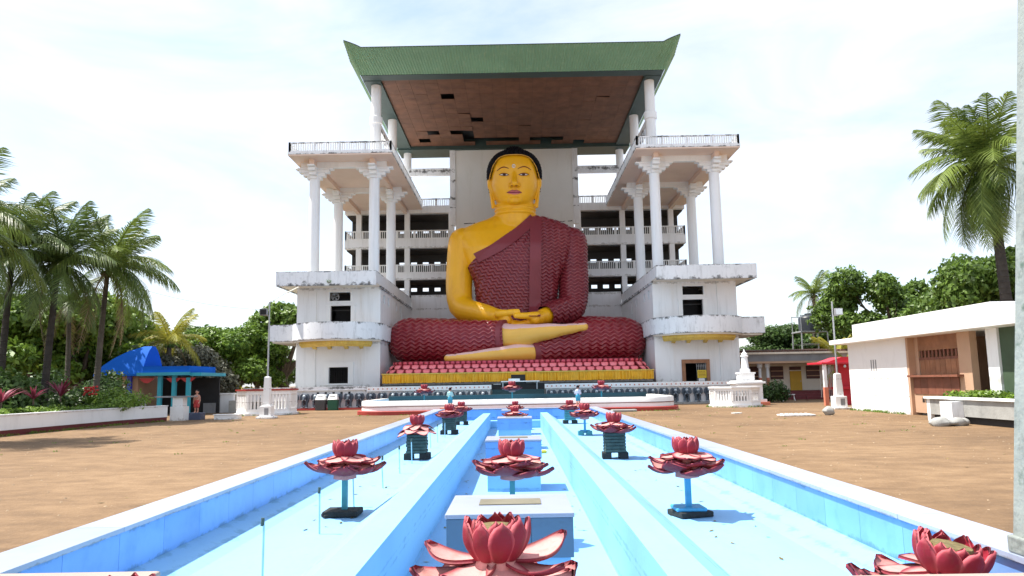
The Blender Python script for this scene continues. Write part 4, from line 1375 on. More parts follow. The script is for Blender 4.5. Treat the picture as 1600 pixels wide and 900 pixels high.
# keep what lies below the diagonal from the neck (viewer's right) to the armpit (viewer's left)
P1, P2 = Vector(A(829, 339, 68.6)), Vector(A(743, 402, 67.6))
dirv = (P2-P1).normalized()
nrm = dirv.cross(Vector((0.05, 1, .0))).normalized()
if nrm.z < 0: nrm = -nrm
bmesh.ops.bisect_plane(bm, geom=bm.verts[:]+bm.edges[:]+bm.faces[:], plane_co=P1, plane_no=nrm, clear_outer=True)
# sleeve ends at the wrist
wv = (Vector(armR[4])-Vector(armR[3])).normalized()
fw = [f for f in bm.faces if f.calc_center_median().y < 67 and f.calc_center_median().z < 9.5]
geo_ = list({v for f in fw for v in f.verts})+list({e for f in fw for e in f.edges})+fw
bmesh.ops.bisect_plane(bm, geom=geo_, plane_co=Vector(armR[3])*.15+Vector(armR[4])*.85, plane_no=wv, clear_outer=True)
bm.to_mesh(rme); bm.free()
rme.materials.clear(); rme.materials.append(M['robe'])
rme.shade_smooth()
bvh_robe = make_bvh(rme)
to_local(rme, stat)
ro = bpy.data.objects.new('robe', rme); COL.objects.link(ro); ro.parent = stat

def strip_on(bvhs, centre_px, half_w_px, lift, name, material, parent, nacross=7, th=.05):
    """a raised band following the surface, built from points where rays from the front meet it"""
    rows = []
    for (cx, cy, dx, dy) in centre_px:
        row = []
        for j in range(nacross):
            t = -1+2*j/(nacross-1)
            p0 = Vector(at(cx+dx*half_w_px*t, cy+dy*half_w_px*t, 58)); p1 = Vector(at(cx+dx*half_w_px*t, cy+dy*half_w_px*t, 76))
            d = (p1-p0).normalized()
            best = None
            for b_ in bvhs:
                h = b_.ray_cast(p0, d)
                if h[0] is not None and (best is None or h[3] < best[1]): best = (h[0], h[3])
            row.append(best[0]-d*lift if best else None)
        if all(q is not None for q in row): rows.append(row)
    # smooth the depth so the band is not wrinkled
    arr = np.array([[tuple(q) for q in r] for r in rows])
    for _ in range(6):
        a2 = arr.copy()
        a2[1:-1, :, 1] = (arr[:-2, :, 1]+arr[1:-1, :, 1]*2+arr[2:, :, 1])/4
        arr = a2
    m = MB()
    nr, na = arr.shape[:2]
    front = arr.reshape(-1, 3); back = front+np.array([0, .35, 0])
    vs = np.vstack([front, back])
    N = nr*na
    fs = []
    for i in range(nr-1):
        for j in range(na-1):
            fs.append((i*na+j, (i+1)*na+j, (i+1)*na+j+1, i*na+j+1))
        for j in (0, na-1):
            fs.append((i*na+j, (i+1)*na+j, N+(i+1)*na+j, N+i*na+j))
    for j in range(na-1):
        for i in (0, nr-1):
            fs.append((i*na+j, i*na+j+1, N+i*na+j+1, N+i*na+j))
    m.add(vs.tolist(), fs)
    return m.build(name, material, parent, True)

dd = np.array([742-830, 396-336.]); ll = np.hypot(*dd); pn = (-dd[1]/ll, dd[0]/ll)
pts = []
for t in np.linspace(-.02, 1.0, 60):
    bow = 5*math.sin(math.pi*t)
    pts.append((832+(744-832)*t-pn[0]*bow, 343+(403-343)*t-pn[1]*bow, pn[0], pn[1]))
strip_on([bvh_robe, bvh_body], pts, 8.0, .16, 'robe_border', M['robe_band'], stat)
pts = [(837.5-2.0*(t**1), 337+(494-337)*t, 1, .0) for t in np.linspace(0, 1, 80)]
strip_on([bvh_robe, bvh_body], pts, 9.0, .20, 'shoulder_sash', M['robe_band'], stat)

# ---------------- legs under the robe
kneeL, kneeR = A(641, 532, 66), A(975, 531, 66)
def leg_fn(c):
    x, z = c[:, 0], c[:, 2]
    q = pleat((z+.10*soft(x/.80))/.33)
    return .03+.115*q, q
def leg(shin, rr, thigh, tr_r, cut, nrm_x, name='robe_leg'):
    g_ = MB()
    limb(g_, shin, rr, 28)
    limb(g_, thigh, tr_r, 24)
    me = remeshed(g_, .062, 5)
    displace(me, leg_fn)
    bm = bmesh.new(); bm.from_mesh(me)
    ff = [f for f in bm.faces if f.calc_center_median().y < 65.9]
    gg = list({v for f in ff for v in f.verts})+list({e for f in ff for e in f.edges})+ff
    bmesh.ops.bisect_plane(bm, geom=gg, plane_co=Vector(cut), plane_no=Vector(nrm_x).normalized(), clear_outer=True)
    bm.to_mesh(me); bm.free()
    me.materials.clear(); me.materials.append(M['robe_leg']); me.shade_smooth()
    to_local(me, stat)
    o = bpy.data.objects.new(name, me); COL.objects.link(o); o.parent = stat
leg([kneeL, A(712, 533, 64.7), A(782, 529, 63.7)], [1.92, 1.76, 1.46], [kneeL, (BX-6.5, 69.2, 5.9), (BX-3, 71, 6.0)], [1.92, 1.95, 2.0], A(788, 528, 63.5), (1, -.1, .05))
leg([kneeR, A(905, 534, 64.6), A(838, 551, 63.2)], [1.92, 1.72, .95], [kneeR, (BX+6.5, 69.2, 5.9), (BX+3, 71, 6.0)], [1.92, 1.95, 2.0], A(834, 551, 63.1), (-1, -.15, -.02))
lp_ = MB()
limb(lp_, [(BX-4.5, 67.3, 4.9), (BX+4.5, 67.3, 4.9)], [1.75, 1.75], 24)
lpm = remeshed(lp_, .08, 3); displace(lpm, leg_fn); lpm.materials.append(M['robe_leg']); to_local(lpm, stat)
o = bpy.data.objects.new('robe_lap', lpm); COL.objects.link(o); o.parent = stat
# cuffs
def cuff(c0, c1, r):
    m = MB()
    a, b_ = Vector(c0), Vector(c1)
    d = (b_-a).normalized()
    u = d.cross(Vector((0, 0, 1))).normalized(); w_ = d.cross(u)
    vs = []
    n = 36
    for k_, (p, rr) in enumerate(((a, r), (b_, r*.985), (b_, r*.80), (a, r*.8))):
        for i in range(n):
            t = 2*math.pi*i/n
            vs.append(p+u*(rr*math.cos(t))+w_*(rr*math.sin(t)))
    fs = []
    for k_ in range(4):
        for i in range(n):
            fs.append((k_*n+i, k_*n+(i+1) % n, ((k_+1) % 4)*n+(i+1) % n, ((k_+1) % 4)*n+i))
    m.add(vs, fs)
    m.build('cuff', M['robe_band'], stat, True)
cuff(A(785, 529, 63.65), A(792, 528.3, 63.5), 1.63)
cuff(A(837, 551, 63.2), A(829, 551.5, 63.0), 1.12)
# feet, one laid over the other leg
def foot(pts, rads, toe, s, name='foot'):
    m = MB()
    P = [np.array(A(*p)) for p in pts]
    out, rr = [], []
    limb(m, P, rads, 24, 5)
    tz = np.array(A(*toe))
    # toes side by side going back
    base = P[-1]
    for i in range(5):
        ln = (1.0, .95, .86, .78, .66)[i]
        o_ = np.array([0, .42*i, .02*i])
        tip = base+(tz-base)*ln+o_
        limb(m, [base+o_*.8, base+(tip-base)*.6+o_*.1, tip], [.30, .36 if i == 0 else .25, .34 if i == 0 else .22], 12)
    # broaden the sole backwards
    for p, r in zip(P[2:], rads[2:]):
        ellipsoid(m, p+np.array([0, .75, .05]), (r*1.3, 1.0, r*.9))
    me = remeshed(m, .06, 3)
    me.materials.append(M['foot']); me.materials.append(M['sole'])
    nz = np.empty(len(me.polygons)*3, np.float32); me.polygons.foreach_get('normal', nz)
    idx = (nz.reshape(-1, 3)[:, 2] > .60).astype(np.int32)
    me.polygons.foreach_set('material_index', idx)
    to_local(me, stat)
    o = bpy.data.objects.new(name, me); COL.objects.link(o); o.parent = stat
    # toenail
    return o
foot([(784, 527, 63.6), (812, 525, 62.9), (850, 519, 62.4), (885, 514.5, 62.2), (899, 512.5, 62.2)], [1.25, 1.02, .72, .46, .40], (913, 510.5, 62.15), 1)
foot([(842, 552, 63.1), (812, 552, 62.4), (775, 555, 61.9), (735, 558.5, 61.6), (716, 559.5, 61.6)], [.82, .80, .64, .48, .40], (700, 560, 61.55), -1)

# ---------------- painted face
def on_face(px, py, lift=.02):
    p0 = Vector(at(px, py, 60)); p1 = Vector(at(px, py, 72)); d = (p1-p0).normalized()
    h = bvh_body.ray_cast(p0, d)
    return (h[0]-d*lift) if h[0] is not None else (Vector(at(px, py, 68.0)))
def patch(outline, name, material, lift=.03, parent=bo, rings=3):
    """filled painted patch from an outline in photo pixels, lying on the face"""
    cx = sum(p[0] for p in outline)/len(outline); cy = sum(p[1] for p in outline)/len(outline)
    m = MB()
    n = len(outline)
    vs = [tuple(on_face(cx, cy, lift))]
    for r in range(1, rings+1):
        for p in outline:
            vs.append(tuple(on_face(cx+(p[0]-cx)*r/rings, cy+(p[1]-cy)*r/rings, lift)))
    fs = [(0, 1+i, 1+(i+1) % n) for i in range(n)]
    for r in range(rings-1):
        for i in range(n):
            fs.append((1+r*n+i, 1+(r+1)*n+i, 1+(r+1)*n+(i+1) % n, 1+r*n+(i+1) % n))
    m.add(vs, fs)
    return m.build(name, material, parent, True, recalc=False)
def line(pts, name, material, r, parent=bo, lift=.02):
    m = MB()
    P = [tuple(on_face(px, py, lift)) for px, py in pts]
    n = len(P)
    m.tube(P, [r*(.45+.55*math.sin(math.pi*min(1, max(0, i/(n-1))))) for i in range(n)], 8)
    return m.build(name, material, parent, True)
def arc(x0, y0, x1, y1, h, n=16, skew=0):
    return [(x0+(x1-x0)*t, y0+(y1-y0)*t-h*math.sin(math.pi*t**(1+skew))) for t in np.linspace(0, 1, n)]
def c8(x, y): return (720+x/7.5, 220+y/7.5)        # coordinates read off an enlarged crop of the face
line(arc(*c8(425, 352), *c8(562, 326), 4.0), 'eyebrow', M['brow'], .055)
line(arc(*c8(668, 328), *c8(822, 340), 4.2), 'eyebrow', M['brow'], .055)
def eye(x0, x1, yc, sx):
    xm = (x0+x1)/2
    up = arc(*c8(x0, yc), *c8(x1, yc), 2.1)
    lo_ = arc(*c8(x0, yc), *c8(x1, yc), -1.5)
    patch(up+lo_[::-1][1:-1], 'eye', M['eye_white'], .05)
    e = bpy.data.objects[-1] if False else None
    px, py = c8(xm+sx, yc-3)
    patch([(px+2.6*math.cos(t), py+1.6*math.sin(t)) for t in np.linspace(0, 2*math.pi, 17)[:-1]], 'pupil', M['black'], .085)
    line(up, 'eyelid_line', M['brow'], .05, lift=.06)
    line(lo_, 'eyelid_line', M['brow'], .03, lift=.06)
eye(448, 566, 398, 2)
eye(678, 798, 396, -2)
upl = [c8(540, 606), c8(575, 588), c8(605, 578), c8(628, 583), c8(650, 577), c8(682, 588), c8(714, 605), c8(675, 604), c8(628, 603), c8(580, 605)]
patch(upl, 'upper_lip', M['lip'], .05)
lwl = [c8(540, 607), c8(580, 606), c8(628, 605), c8(675, 605), c8(714, 606), c8(680, 622), c8(628, 630), c8(575, 622)]
patch(lwl, 'lower_lip', M['lip'], .05)
line([c8(538, 606), c8(580, 604), c8(628, 603), c8(675, 603), c8(716, 605)], 'lip_line', M['lip_line'], .055, lift=.07)
line([c8(538, 606), c8(575, 588), c8(605, 578), c8(628, 584), c8(650, 577), c8(682, 588), c8(716, 605)], 'lip_line', M['lip_line'], .03, lift=.06)
for x in (598, 652):
    px, py = c8(x, 527)
    patch([(px+1.9*math.cos(t), py+1.1*math.sin(t)) for t in np.linspace(0, 2*math.pi, 13)[:-1]], 'nostril', M['slit'], .03)
px, py = c8(621, 295)
line([(px+2.0*math.cos(t), py+2.3*math.sin(t)) for t in np.linspace(0, 2*math.pi, 20)], 'forehead_mark', M['eye_white'], .06, lift=.05)
# dark hollows of the ears and slit lobes
# ---------------- hair: cap of small curls with a rise on top
rg = random.Random(9)
HP = [(19.6, 2.25, 2.2), (20.6, 2.45, 2.4), (21.6, 2.55, 2.5), (22.4, 2.55, 2.5), (23.0, 2.38, 2.38), (23.5, 2.08, 2.12), (23.85, 1.70, 1.80), (24.1, 1.25, 1.35), (24.3, .6, .7)]
def hair_at(az, z):
    w_ = np.interp(z, [h[0] for h in HP], [h[1] for h in HP]); d_ = np.interp(z, [h[0] for h in HP], [h[2] for h in HP])
    c, s_ = math.sin(az), -math.cos(az)
    e_ = 2/2.25
    return Vector((HX+w_*math.copysign(abs(c)**e_, c), HY+.08+d_*math.copysign(abs(s_)**e_, s_), z))
def hairline(az):
    """lowest level of hair at azimuth (0 = front)"""
    a = abs(az)
    return float(np.interp(a, [0, .35, .62, .80, 1.0, 1.25, 1.5, 1.8, 3.2], [23.42, 23.40, 23.25, 22.85, 22.1, 21.35, 21.2, 19.9, 19.6]))
capm = MB()
na, ne_ = 96, 16
vs, fs = [], []
for i in range(na):
    az = -math.pi+2*math.pi*i/na
    z0 = hairline(az)
    for j in range(ne_+1):
        vs.append(tuple(hair_at(az, z0+(24.3-z0)*(j/ne_)**.8)))
for i in range(na):
    for j in range(ne_):
        fs.append((i*(ne_+1)+j, ((i+1) % na)*(ne_+1)+j, ((i+1) % na)*(ne_+1)+j+1, i*(ne_+1)+j+1))
capm.add(vs, fs)
hair = capm.build('hair', M['hair'], bo, True)
# pale line round the hair
line_ = MB()
line_.tube([tuple(hair_at(az, hairline(az)-.03)+Vector((0, -.03, 0))) for az in np.linspace(-1.3, 1.3, 60)], .035, 6)
line_.build('hairline_trim', M['foot'], bo, True)
curls = MB()
z = 19.7
k_ = 0
while z < 24.25:
    w_ = np.interp(z, [h[0] for h in HP], [h[1] for h in HP])
    n = max(6, int(2*math.pi*w_/.34))
    for i in range(n):
        az = -math.pi+2*math.pi*(i+.5*(k_ % 2))/n
        if z < hairline(az)+.10: continue
        p = hair_at(az, z)
        ellipsoid(curls, p, (.18, .18, .16), 8, 5)
    k_ += 1
    z += .26 if z < 23.4 else .16
ellipsoid(curls, (HX, HY+.2, 24.15), (.95, 1.0, .62), 20, 12)
for j, e_ in enumerate((.2, .55, .9, 1.25)):
    n = max(4, int(17*math.cos(e_)))
    for i in range(n):
        a = 2*math.pi*i/n+j*.2
        ellipsoid(curls, (HX+.98*math.cos(e_)*math.cos(a), HY+.2+1.0*math.cos(e_)*math.sin(a), 24.15+.64*math.sin(e_)), (.15, .15, .13), 8, 5)
tag(curls.build('hair_curls', M['hair'], bo, True), kind='stuff')

# ================================================================== lotus throne
thr = thing('lotus_throne', 'red lotus petal throne with yellow pleated frieze under the statue', 'throne', (BX, 66, PZ))
def front_path(hw, yf, r, back=70.0, step=.1):
    """front outline: side, rounded corner, straight front, corner, side (x,y), travelling left to right"""
    P = [(-hw, back)]
    P += [(-hw+r-r*math.cos(t), yf+r-r*math.sin(t)) for t in np.linspace(0, math.pi/2, 9)]
    P += [(hw-r+r*math.sin(t), yf+r-r*math.cos(t)) for t in np.linspace(0, math.pi/2, 9)]
    P += [(hw, back)]
    return [(BX+x, y) for x, y in P]
def resample(P, step):
    out = []
    acc = 0.0
    for (xa, ya), (xb, yb) in zip(P[:-1], P[1:]):
        ln = math.hypot(xb-xa, yb-ya)
        while acc < ln:
            t = acc/ln
            out.append((xa+(xb-xa)*t, ya+(yb-ya)*t, math.atan2(yb-ya, xb-xa)))
            acc += step
        acc -= ln
    return out
core = MB()
def solid(hw, yf, r, z0, z1, material, name):
    P = front_path(hw, yf, r, 71)
    return MB().prism(P, z0, z1, 'z').build(name, material, thr)
solid(10.95, 59.7, .3, PZ-.4, 1.94, M['charcoal'], 'base_wall')
solid(10.75, 59.75, .3, 1.945, 2.66, M['throne_red'], 'frieze_core')
solid(10.2, 60.75, 1.1, 2.665, 3.38, M['throne_red'], 'petal_core')
solid(10.05, 60.55, 1.1, 3.385, 3.72, M['throne_red'], 'seat_slab')
# pleated yellow frieze, gap in the middle for the shrine opening
pl = MB()
def pleats(xa, xb, y):
    n = int((xb-xa)/.07)
    vs, fs = [], []
    rg = random.Random(1)
    for i in range(n+1):
        x = xa+(xb-xa)*i/n
        o = .055*math.sin(i*1.7)+.03*rg.uniform(-1, 1)
        vs += [(BX+x, y-.10-o*.4, 2.67), (BX+x, y-.12-o, 2.35), (BX+x, y-.13-o, 1.97+.03*rg.uniform(-1, 1))]
    for i in range(n):
        for j in range(2):
            fs.append((i*3+j, (i+1)*3+j, (i+1)*3+j+1, i*3+j+1))
    pl.add(vs, fs)
pleats(-10.9, -.55, 59.6); pleats(.6, 10.9, 59.6)
pl.build('frieze', M['pleat'], thr, recalc=False)
MB().box(BX-.55, BX+.6, 59.45, 59.72, 2.5, 2.69).build('frieze_rail', M['pleat'], thr)
MB().box(BX-10.95, BX+10.95, 59.40, 59.74, 2.665, 2.74).build('frieze_cap', M['yellow_trim'], thr)
MB().box(BX-.52, BX+.57, 59.55, 59.72, 1.96, 2.48).build('shrine_opening', M['black'], thr)
fringe = MB()
for i in range(220):
    x = -10.85+i*.0986
    if -.6 < x < .65: continue
    fringe.box(BX+x, BX+x+.05, 59.52, 59.56, 1.80, 1.96)
tag(fringe.build('fringe', M['concrete'], thr), kind='stuff')
def throne_petal(w, h, name, material, out=.16, down=True, nu=6, nv=6):
    """scale-like petal: hangs along -z, bulges towards -y"""
    vs, fs, uvs = [], [], []
    for i in range(nu+1):
        u = i/nu
        wv = w*.5*math.sqrt(max(0.0, 1-(max(0, u-.25)/.75)**2.2))
        for j in range(nv+1):
            v = -1+2*j/nv
            x = wv*v
            z = -h*u
            y = -out*(1-.75*v*v)*math.sin(math.pi*(.15+.8*u)) - (.10*u)
            vs.append((x, y, z if down else -z))
            uvs.append(max(abs(v), (u-.3)/.7 if u > .3 else 0))
    for i in range(nu):
        for j in range(nv):
            fs.append((i*(nv+1)+j, i*(nv+1)+j+1, (i+1)*(nv+1)+j+1, (i+1)*(nv+1)+j))
    me = bpy.data.meshes.new(name)
    me.from_pydata(vs, [], fs)
    ul = me.uv_layers.new(name='UVMap')
    for p in me.polygons:
        for li in p.loop_indices: ul.data[li].uv = (uvs[me.loops[li].vertex_index], 0)
    me.shade_smooth(); me.materials.append(material)
    return me
big = throne_petal(.72, .50, 'petal', M['throne_petal'])
sml = throne_petal(.43, .34, 'petal', M['throne_petal2'], .10, down=False)
def row(P, step, me, z, tilt, off=0.0):
    for k_, (x, y, a) in enumerate(resample(P, step)):
        if y > 63.5: continue
        inst('petal', me, thr, (x-BX, y-66, z-PZ), (tilt, 0, a))
row(front_path(10.55, 60.0, 1.3), .70, big, 3.02, -.55)
row([(x, y+.0) for x, y in front_path(10.35, 60.28, 1.25)][0:], .70, big, 3.38, -.52)
Pq = front_path(10.2, 60.42, 1.2)
row([(Pq[0][0], Pq[0][1]-.2)]+Pq[1:], .43, sml, 3.40, .10)
# ================================================================== elephant wall in front of the platform
YW = 58.0
ew = thing('elephant_wall', 'low white wall with a row of painted elephants before the statue', 'wall', (BX, YW, 0))
def seg(xa, xb, z1, m, name, ya=YW, yb=YW+.35, z0=0.0):
    return MB().box(BX+xa, BX+xb, ya, yb, z0, z1).build(name, M[m], ew)
seg(-21.5, -12.0, 1.45, 'white', 'wall_panel', YW+.5, YW+.9)
seg(-11.98, -2.2, 1.36, 'white', 'wall_panel', YW+.42, YW+.8)
seg(2.2, 17.5, 1.36, 'white', 'wall_panel', YW+.42, YW+.8)
# copings
seg(-21.6, -11.9, 1.78, 'white_mold', 'coping', YW+.3, YW+1.0, 1.5)
seg(-21.4, -12.1, 1.5, 'white_clean', 'coping', YW+.42, YW+.95, 1.451)
for a, b_ in ((-11.88, -2.1), (2.1, 17.6)):
    seg(a, b_, 1.72, 'white_clean', 'coping', YW+.2, YW+.9, 1.37)
    dots = MB()
    n = int((b_-a)/.36)
    for i in range(n):
        x = BX+a+.18+i*.36
        dots.lathe([(.055, 0), (.055, .012)], (0, 0, 0), 8)
        dots.v[-16:] = [(x+p[0], YW+.195-p[2], 1.55+p[1]) for p in dots.v[-16:]]
    tag(dots.build('coping_dots', M['salmon'], ew), kind='stuff')
# plinth steps in red
seg(-22.0, -9, .14, 'redoxide', 'plinth_step', YW-.2, YW+.5)
seg(-8.99, 17.8, .14, 'concrete', 'plinth_step', YW-.2, YW+.5)
seg(-22.4, -9, .09, 'redoxide', 'plinth_step', YW-.6, YW-.251)
# short dark slots in the left wall
for i in range(10):
    x = -13.3-.62*i if i < 5 else -15.5-.62*i
    MB().box(BX+x-.09, BX+x+.09, YW+.485, YW+.499, 1.02, 1.38).build('slot', M['black'], ew)
# deck between the wall and the platform
MB().box(BX-21.3, BX+17.4, YW+.95, 59.88, .02, 1.3).build('deck', M['concrete'], ew)
# stairway in the gap
for i in range(6):
    MB().box(BX-2.05, BX+2.05, YW-.6+i*.3, YW+1.5, .01+i*.22, .01+(i+1)*.22-.002).build('stair_step', M['teal_dark'], ew)

# one elephant seen from the front: brow, trunk, legs, spread ears
eb = MB()
ellipsoid(eb, (0, .10, .86), (.22, .30, .24), 14, 9)
ellipsoid(eb, (0, .32, .66), (.30, .22, .42), 14, 9)
eb.tube([(0, -.16, .82), (0, -.27, .62), (0, -.28, .40), (0, -.24, .20), (.02, -.30, .08)], [.13, .10, .08, .06, .05], 10)
for s in (-1, 1):
    eb.tube([(s*.17, .12, .62), (s*.16, .06, .3), (s*.165, .03, .0)], [.13, .105, .12], 10)
EL = eb.mesh('elephant', M['elephant'], True)
er = MB()
vs = []
for k_ in range(12):
    t = 2*math.pi*k_/12
    vs.append((.16*math.cos(t)*(1.1 if math.cos(t) > 0 else .9), 0, .23*math.sin(t)+(.03 if math.sin(t) > 0 else -.04)))
er.add([(p[0], -.02, p[2]) for p in vs]+[(p[0], .02, p[2]) for p in vs]+[(0, -.035, 0)],
       [(24, k_, (k_+1) % 12) for k_ in range(12)]+[(k_, 12+k_, 12+(k_+1) % 12, (k_+1) % 12) for k_ in range(12)]+[tuple(range(23, 11, -1))])
EAR = er.mesh('ear', M['elephant'], True)
tk = MB()
for s in (-1, 1):
    tk.tube([(s*.11, -.12, .66), (s*.15, -.26, .58), (s*.15, -.34, .62)], [.030, .024, .008], 8)
    tk.cbox((s*.20, -.09, .04), (.2, .18, .05))
TUSK = tk.mesh('tusks', M['elephant_trim'], True)
hd = MB()
hd.add([(-.11, -.195, .92), (.11, -.195, .92), (.05, -.23, .72), (-.05, -.23, .72)], [(0, 1, 2, 3)])
ellipsoid(hd, (0, -.14, .93), (.12, .10, .10), 10, 6)
CAPM = hd.mesh('forehead_cloth', M['elephant_trim'], True)
xs = [-20.2] + [-17.6+.86*i for i in range(7)] + [-11.55+.88*i for i in range(11)] + [2.6+.88*i for i in range(17)]
for x in xs:
    e = inst('elephant', EL, ew, (x, .18, .165), scale=(.92, 1.0, .98))
    for s in (-1, 1):
        inst('ear', EAR, e, (s*.27, .06, .86), (0, s*-.25, s*-.25))
    inst('tusks', TUSK, e)
    inst('forehead_cloth', CAPM, e)

# ================================================================== offering table before the throne
tb = thing('offering_table', 'white canopied offering table before the black base at centre', 'table', (BX, 58.9, 1.32))
MB().box(BX-1.35, BX+1.7, 58.5, 59.2, 1.92, 2.0).build('tabletop', M['white_clean'], tb)
MB().box(BX-.75, BX+.15, 58.6, 59.1, 2.001, 2.18).build('offering_box', M['white_clean'], tb)
MB().box(BX-1.95, BX-1.36, 58.55, 59.1, 1.74, 1.78).build('side_shelf', M['white_clean'], tb)
for sx in (-1.2, 1.5):
    MB().box(BX+sx-.04, BX+sx+.04, 58.6, 58.68, 1.33, 1.92).build('leg', M['steel'], tb)
    MB().box(BX+sx-.04, BX+sx+.04, 59.0, 59.08, 1.33, 1.92).build('leg', M['steel'], tb)

# ================================================================== curved basin wall at the end of the pool
rb_ = thing('lotus_basin', 'white rounded basin wall with red foot between pool and statue', 'basin', (0, 50, 0))
r_ = 1.8
def bpath(hw, yf, r, back):
    P = [(-hw, back)]
    P += [(-hw+r-r*math.cos(t), yf+r-r*math.sin(t)) for t in np.linspace(0, math.pi/2, 12)]
    P += [(hw-r+r*math.sin(t), yf+r-r*math.cos(t)) for t in np.linspace(0, math.pi/2, 12)]
    P += [(hw, back)]
    return [(x+.15, y) for x, y in P]
P = bpath(10.1, 46.2, 2.2, 55.5)
MB().sweep(P, [(-.5, .26), (0, .26), (0, .80), (-.04, .86), (-.46, .86), (-.5, .80)]).build('basin_wall', M['white_clean'], rb_, True)
MB().sweep(bpath(10.13, 46.17, 2.2, 55.5), [(-.1, .50), (.0, .50), (.0, .545), (-.1, .545)]).build('stripe', M['maroon'], rb_)
MB().sweep(bpath(10.35, 45.95, 2.3, 55.5), [(-.8, 0.004), (0, 0.004), (0, .22), (-.06, .258), (-.8, .258)]).build('foot_step', M['redoxide'], rb_)
MB().prism(bpath(9.8, 46.5, 2.0, 56.5), .30, .55, 'z').build('basin_floor', M['blue_paint'], rb_)
MB().box(-9.7, 10.0, 56.6, 57.1, .551, .98).build('inner_rim', M['teal_dark'], rb_)
lotus((664-807)*50/1150+.1, 50, 1.12, 'red lotus above the basin wall, left of the offering table', 41, zb=.55, scale=1.05, base='none', group='lotus flowers in the basin')
lotus((800-807)*50/1150+.1, 50, 1.2, 'red lotus above the basin wall, in front of the offering table', 42, zb=.55, scale=1.1, base='none', group='lotus flowers in the basin')
lotus((938-807)*50/1150+.1, 50, 1.18, 'red lotus above the basin wall, right of the offering table', 43, zb=.55, scale=1.05, base='none', group='lotus flowers in the basin')
st = thing('stone_slab', 'loose grey stone slab lying at the red foot of the basin', 'slab', (6.6, 45.3, 0))
MB().cbox((6.6, 45.4, .07), (1.5, .6, .13), .05).build('block', M['concrete'], st, bevel=.03)
MB().cbox((5.6, 45.2, .05), (.7, .5, .09), -.2).build('block', M['concrete'], st, bevel=.03)

# ================================================================== small figures
def figure(name, label, x, y, z0, h, rz, shirt, shorts, arms='front', bare=False):
    r = thing(name, label, 'statue', (x, y, z0))
    k = h/1.10
    T = Matrix.Translation((x, y, z0)) @ Matrix.Rotation(rz, 4, 'Z') @ Matrix.Scale(k, 4)
    def W(p): return tuple(T @ Vector(p))
    bd = MB()
    def lb(mb, pts, rr, n=10): limb(mb, [W(p) for p in pts], [q*k for q in rr], n, 3)
    def body_parts(mb, g):
        lb(mb, [(0, 0, .52), (0, .01, .66), (0, 0, .80)], [.095+g, .10+g, .085+g], 12)
        for s in (-1, 1):
            lb(mb, [(s*.085, 0, .80), (s*.07, 0, .70), (s*.05, 0, .6)], [.06+g, .06+g, .06+g])
    body_parts(bd, 0)
    lb(bd, [(0, 0, .80), (0, 0, .92)], [.042, .040])
    ellipsoid(bd, W((0, .0, 1.0)), (.072*k, .085*k, .095*k))
    ellipsoid(bd, W((0, .085, .985)), (.016*k, .022*k, .02*k), 8, 6)
    for s in (-1, 1):
        ellipsoid(bd, W((s*.074, 0, .99)), (.014*k, .022*k, .03*k), 8, 6)
        lb(bd, [(s*.055, 0, .52), (s*.06, .015, .28), (s*.06, 0, .05)], [.068, .05, .034])
        lb(bd, [(s*.06, 0, .03), (s*.065, .10, .02)], [.032, .026])
        if arms == 'front': ap = [(s*.115, 0, .79), (s*.155, .02, .64), (s*.07, .13, .62)]
        else: ap = [(s*.115, 0, .79), (s*.15, -.01, .62), (s*.14, .05, .47)]
        lb(bd, ap, [.038, .033, .024])
        hx, hy, hz = ap[2]
        for i in range(4):
            lb(bd, [(hx, hy, hz), (hx-s*.02+s*.008*i, hy+.035, hz-.012*i+.01), (hx-s*.03, hy+.065, hz-.014*i)], [.014, .009, .007], 6)
        lb(bd, [(hx, hy, hz+.005), (hx-s*.03, hy+.03, hz+.03)], [.012, .008], 6)
    me = remeshed(bd, .011*k, 2)
    me.materials.append(M['skin_tone']); to_local(me, r)
    o = bpy.data.objects.new('body', me); COL.objects.link(o); o.parent = r
    def cloth(mb, nm, m):
        me2 = remeshed(mb, .012*k, 2); me2.materials.append(M[m]); to_local(me2, r)
        o2 = bpy.data.objects.new(nm, me2); COL.objects.link(o2); o2.parent = r
    if shirt:
        c = MB(); body_parts(c, .014)
        for s in (-1, 1): lb(c, [(s*.11, 0, .79), (s*.15, .015, .66)], [.054, .048])
        cloth(c, 'shirt', shirt)
    c = MB()
    lb(c, [(0, 0, .50), (0, 0, .57)], [.118, .112], 14)
    for s in (-1, 1): lb(c, [(s*.055, 0, .50), (s*.062, .015, .30)], [.088, .076])
    cloth(c, 'shorts' if shirt else 'waist_cloth', shorts)
    hm = MB()
    ellipsoid(hm, W((0, -.015, 1.025)), (.083*k, .09*k, .085*k), 14, 9)
    hm.build('hair', M['hair'], r, True)
    ey = MB()
    for s in (-1, 1): ellipsoid(ey, W((s*.028, .078, 1.005)), (.009*k, .009*k, .007*k), 8, 6)
    ey.build('eyes', M['black'], r, True)
    return r
for s, lab, sh in ((-1, 'small statue of a boy in pale cyan shirt, left pool end corner', 'cyan_cloth'), (1, 'small statue of a boy in pale lilac shirt, right pool end corner', 'lilac_cloth')):
    x = -3.98 if s < 0 else 3.85
    figure('boy_statue', lab, x, 45.55, .42, 1.22, 0.0, sh, 'blue_cloth')
    p = thing('corner_block', ('left' if s < 0 else 'right')+' salmon topped block under a boy statue at the pool end', 'block', (x, 45.5, 0))
    MB().box(x-.55, x+.55, 45.14, 45.9, .004, .36).build('block_body', M['white_clean'], p)
    MB().box(x-.6, x+.6, 45.12, 45.93, .361, .42).build('block_top', M['salmon'], p)
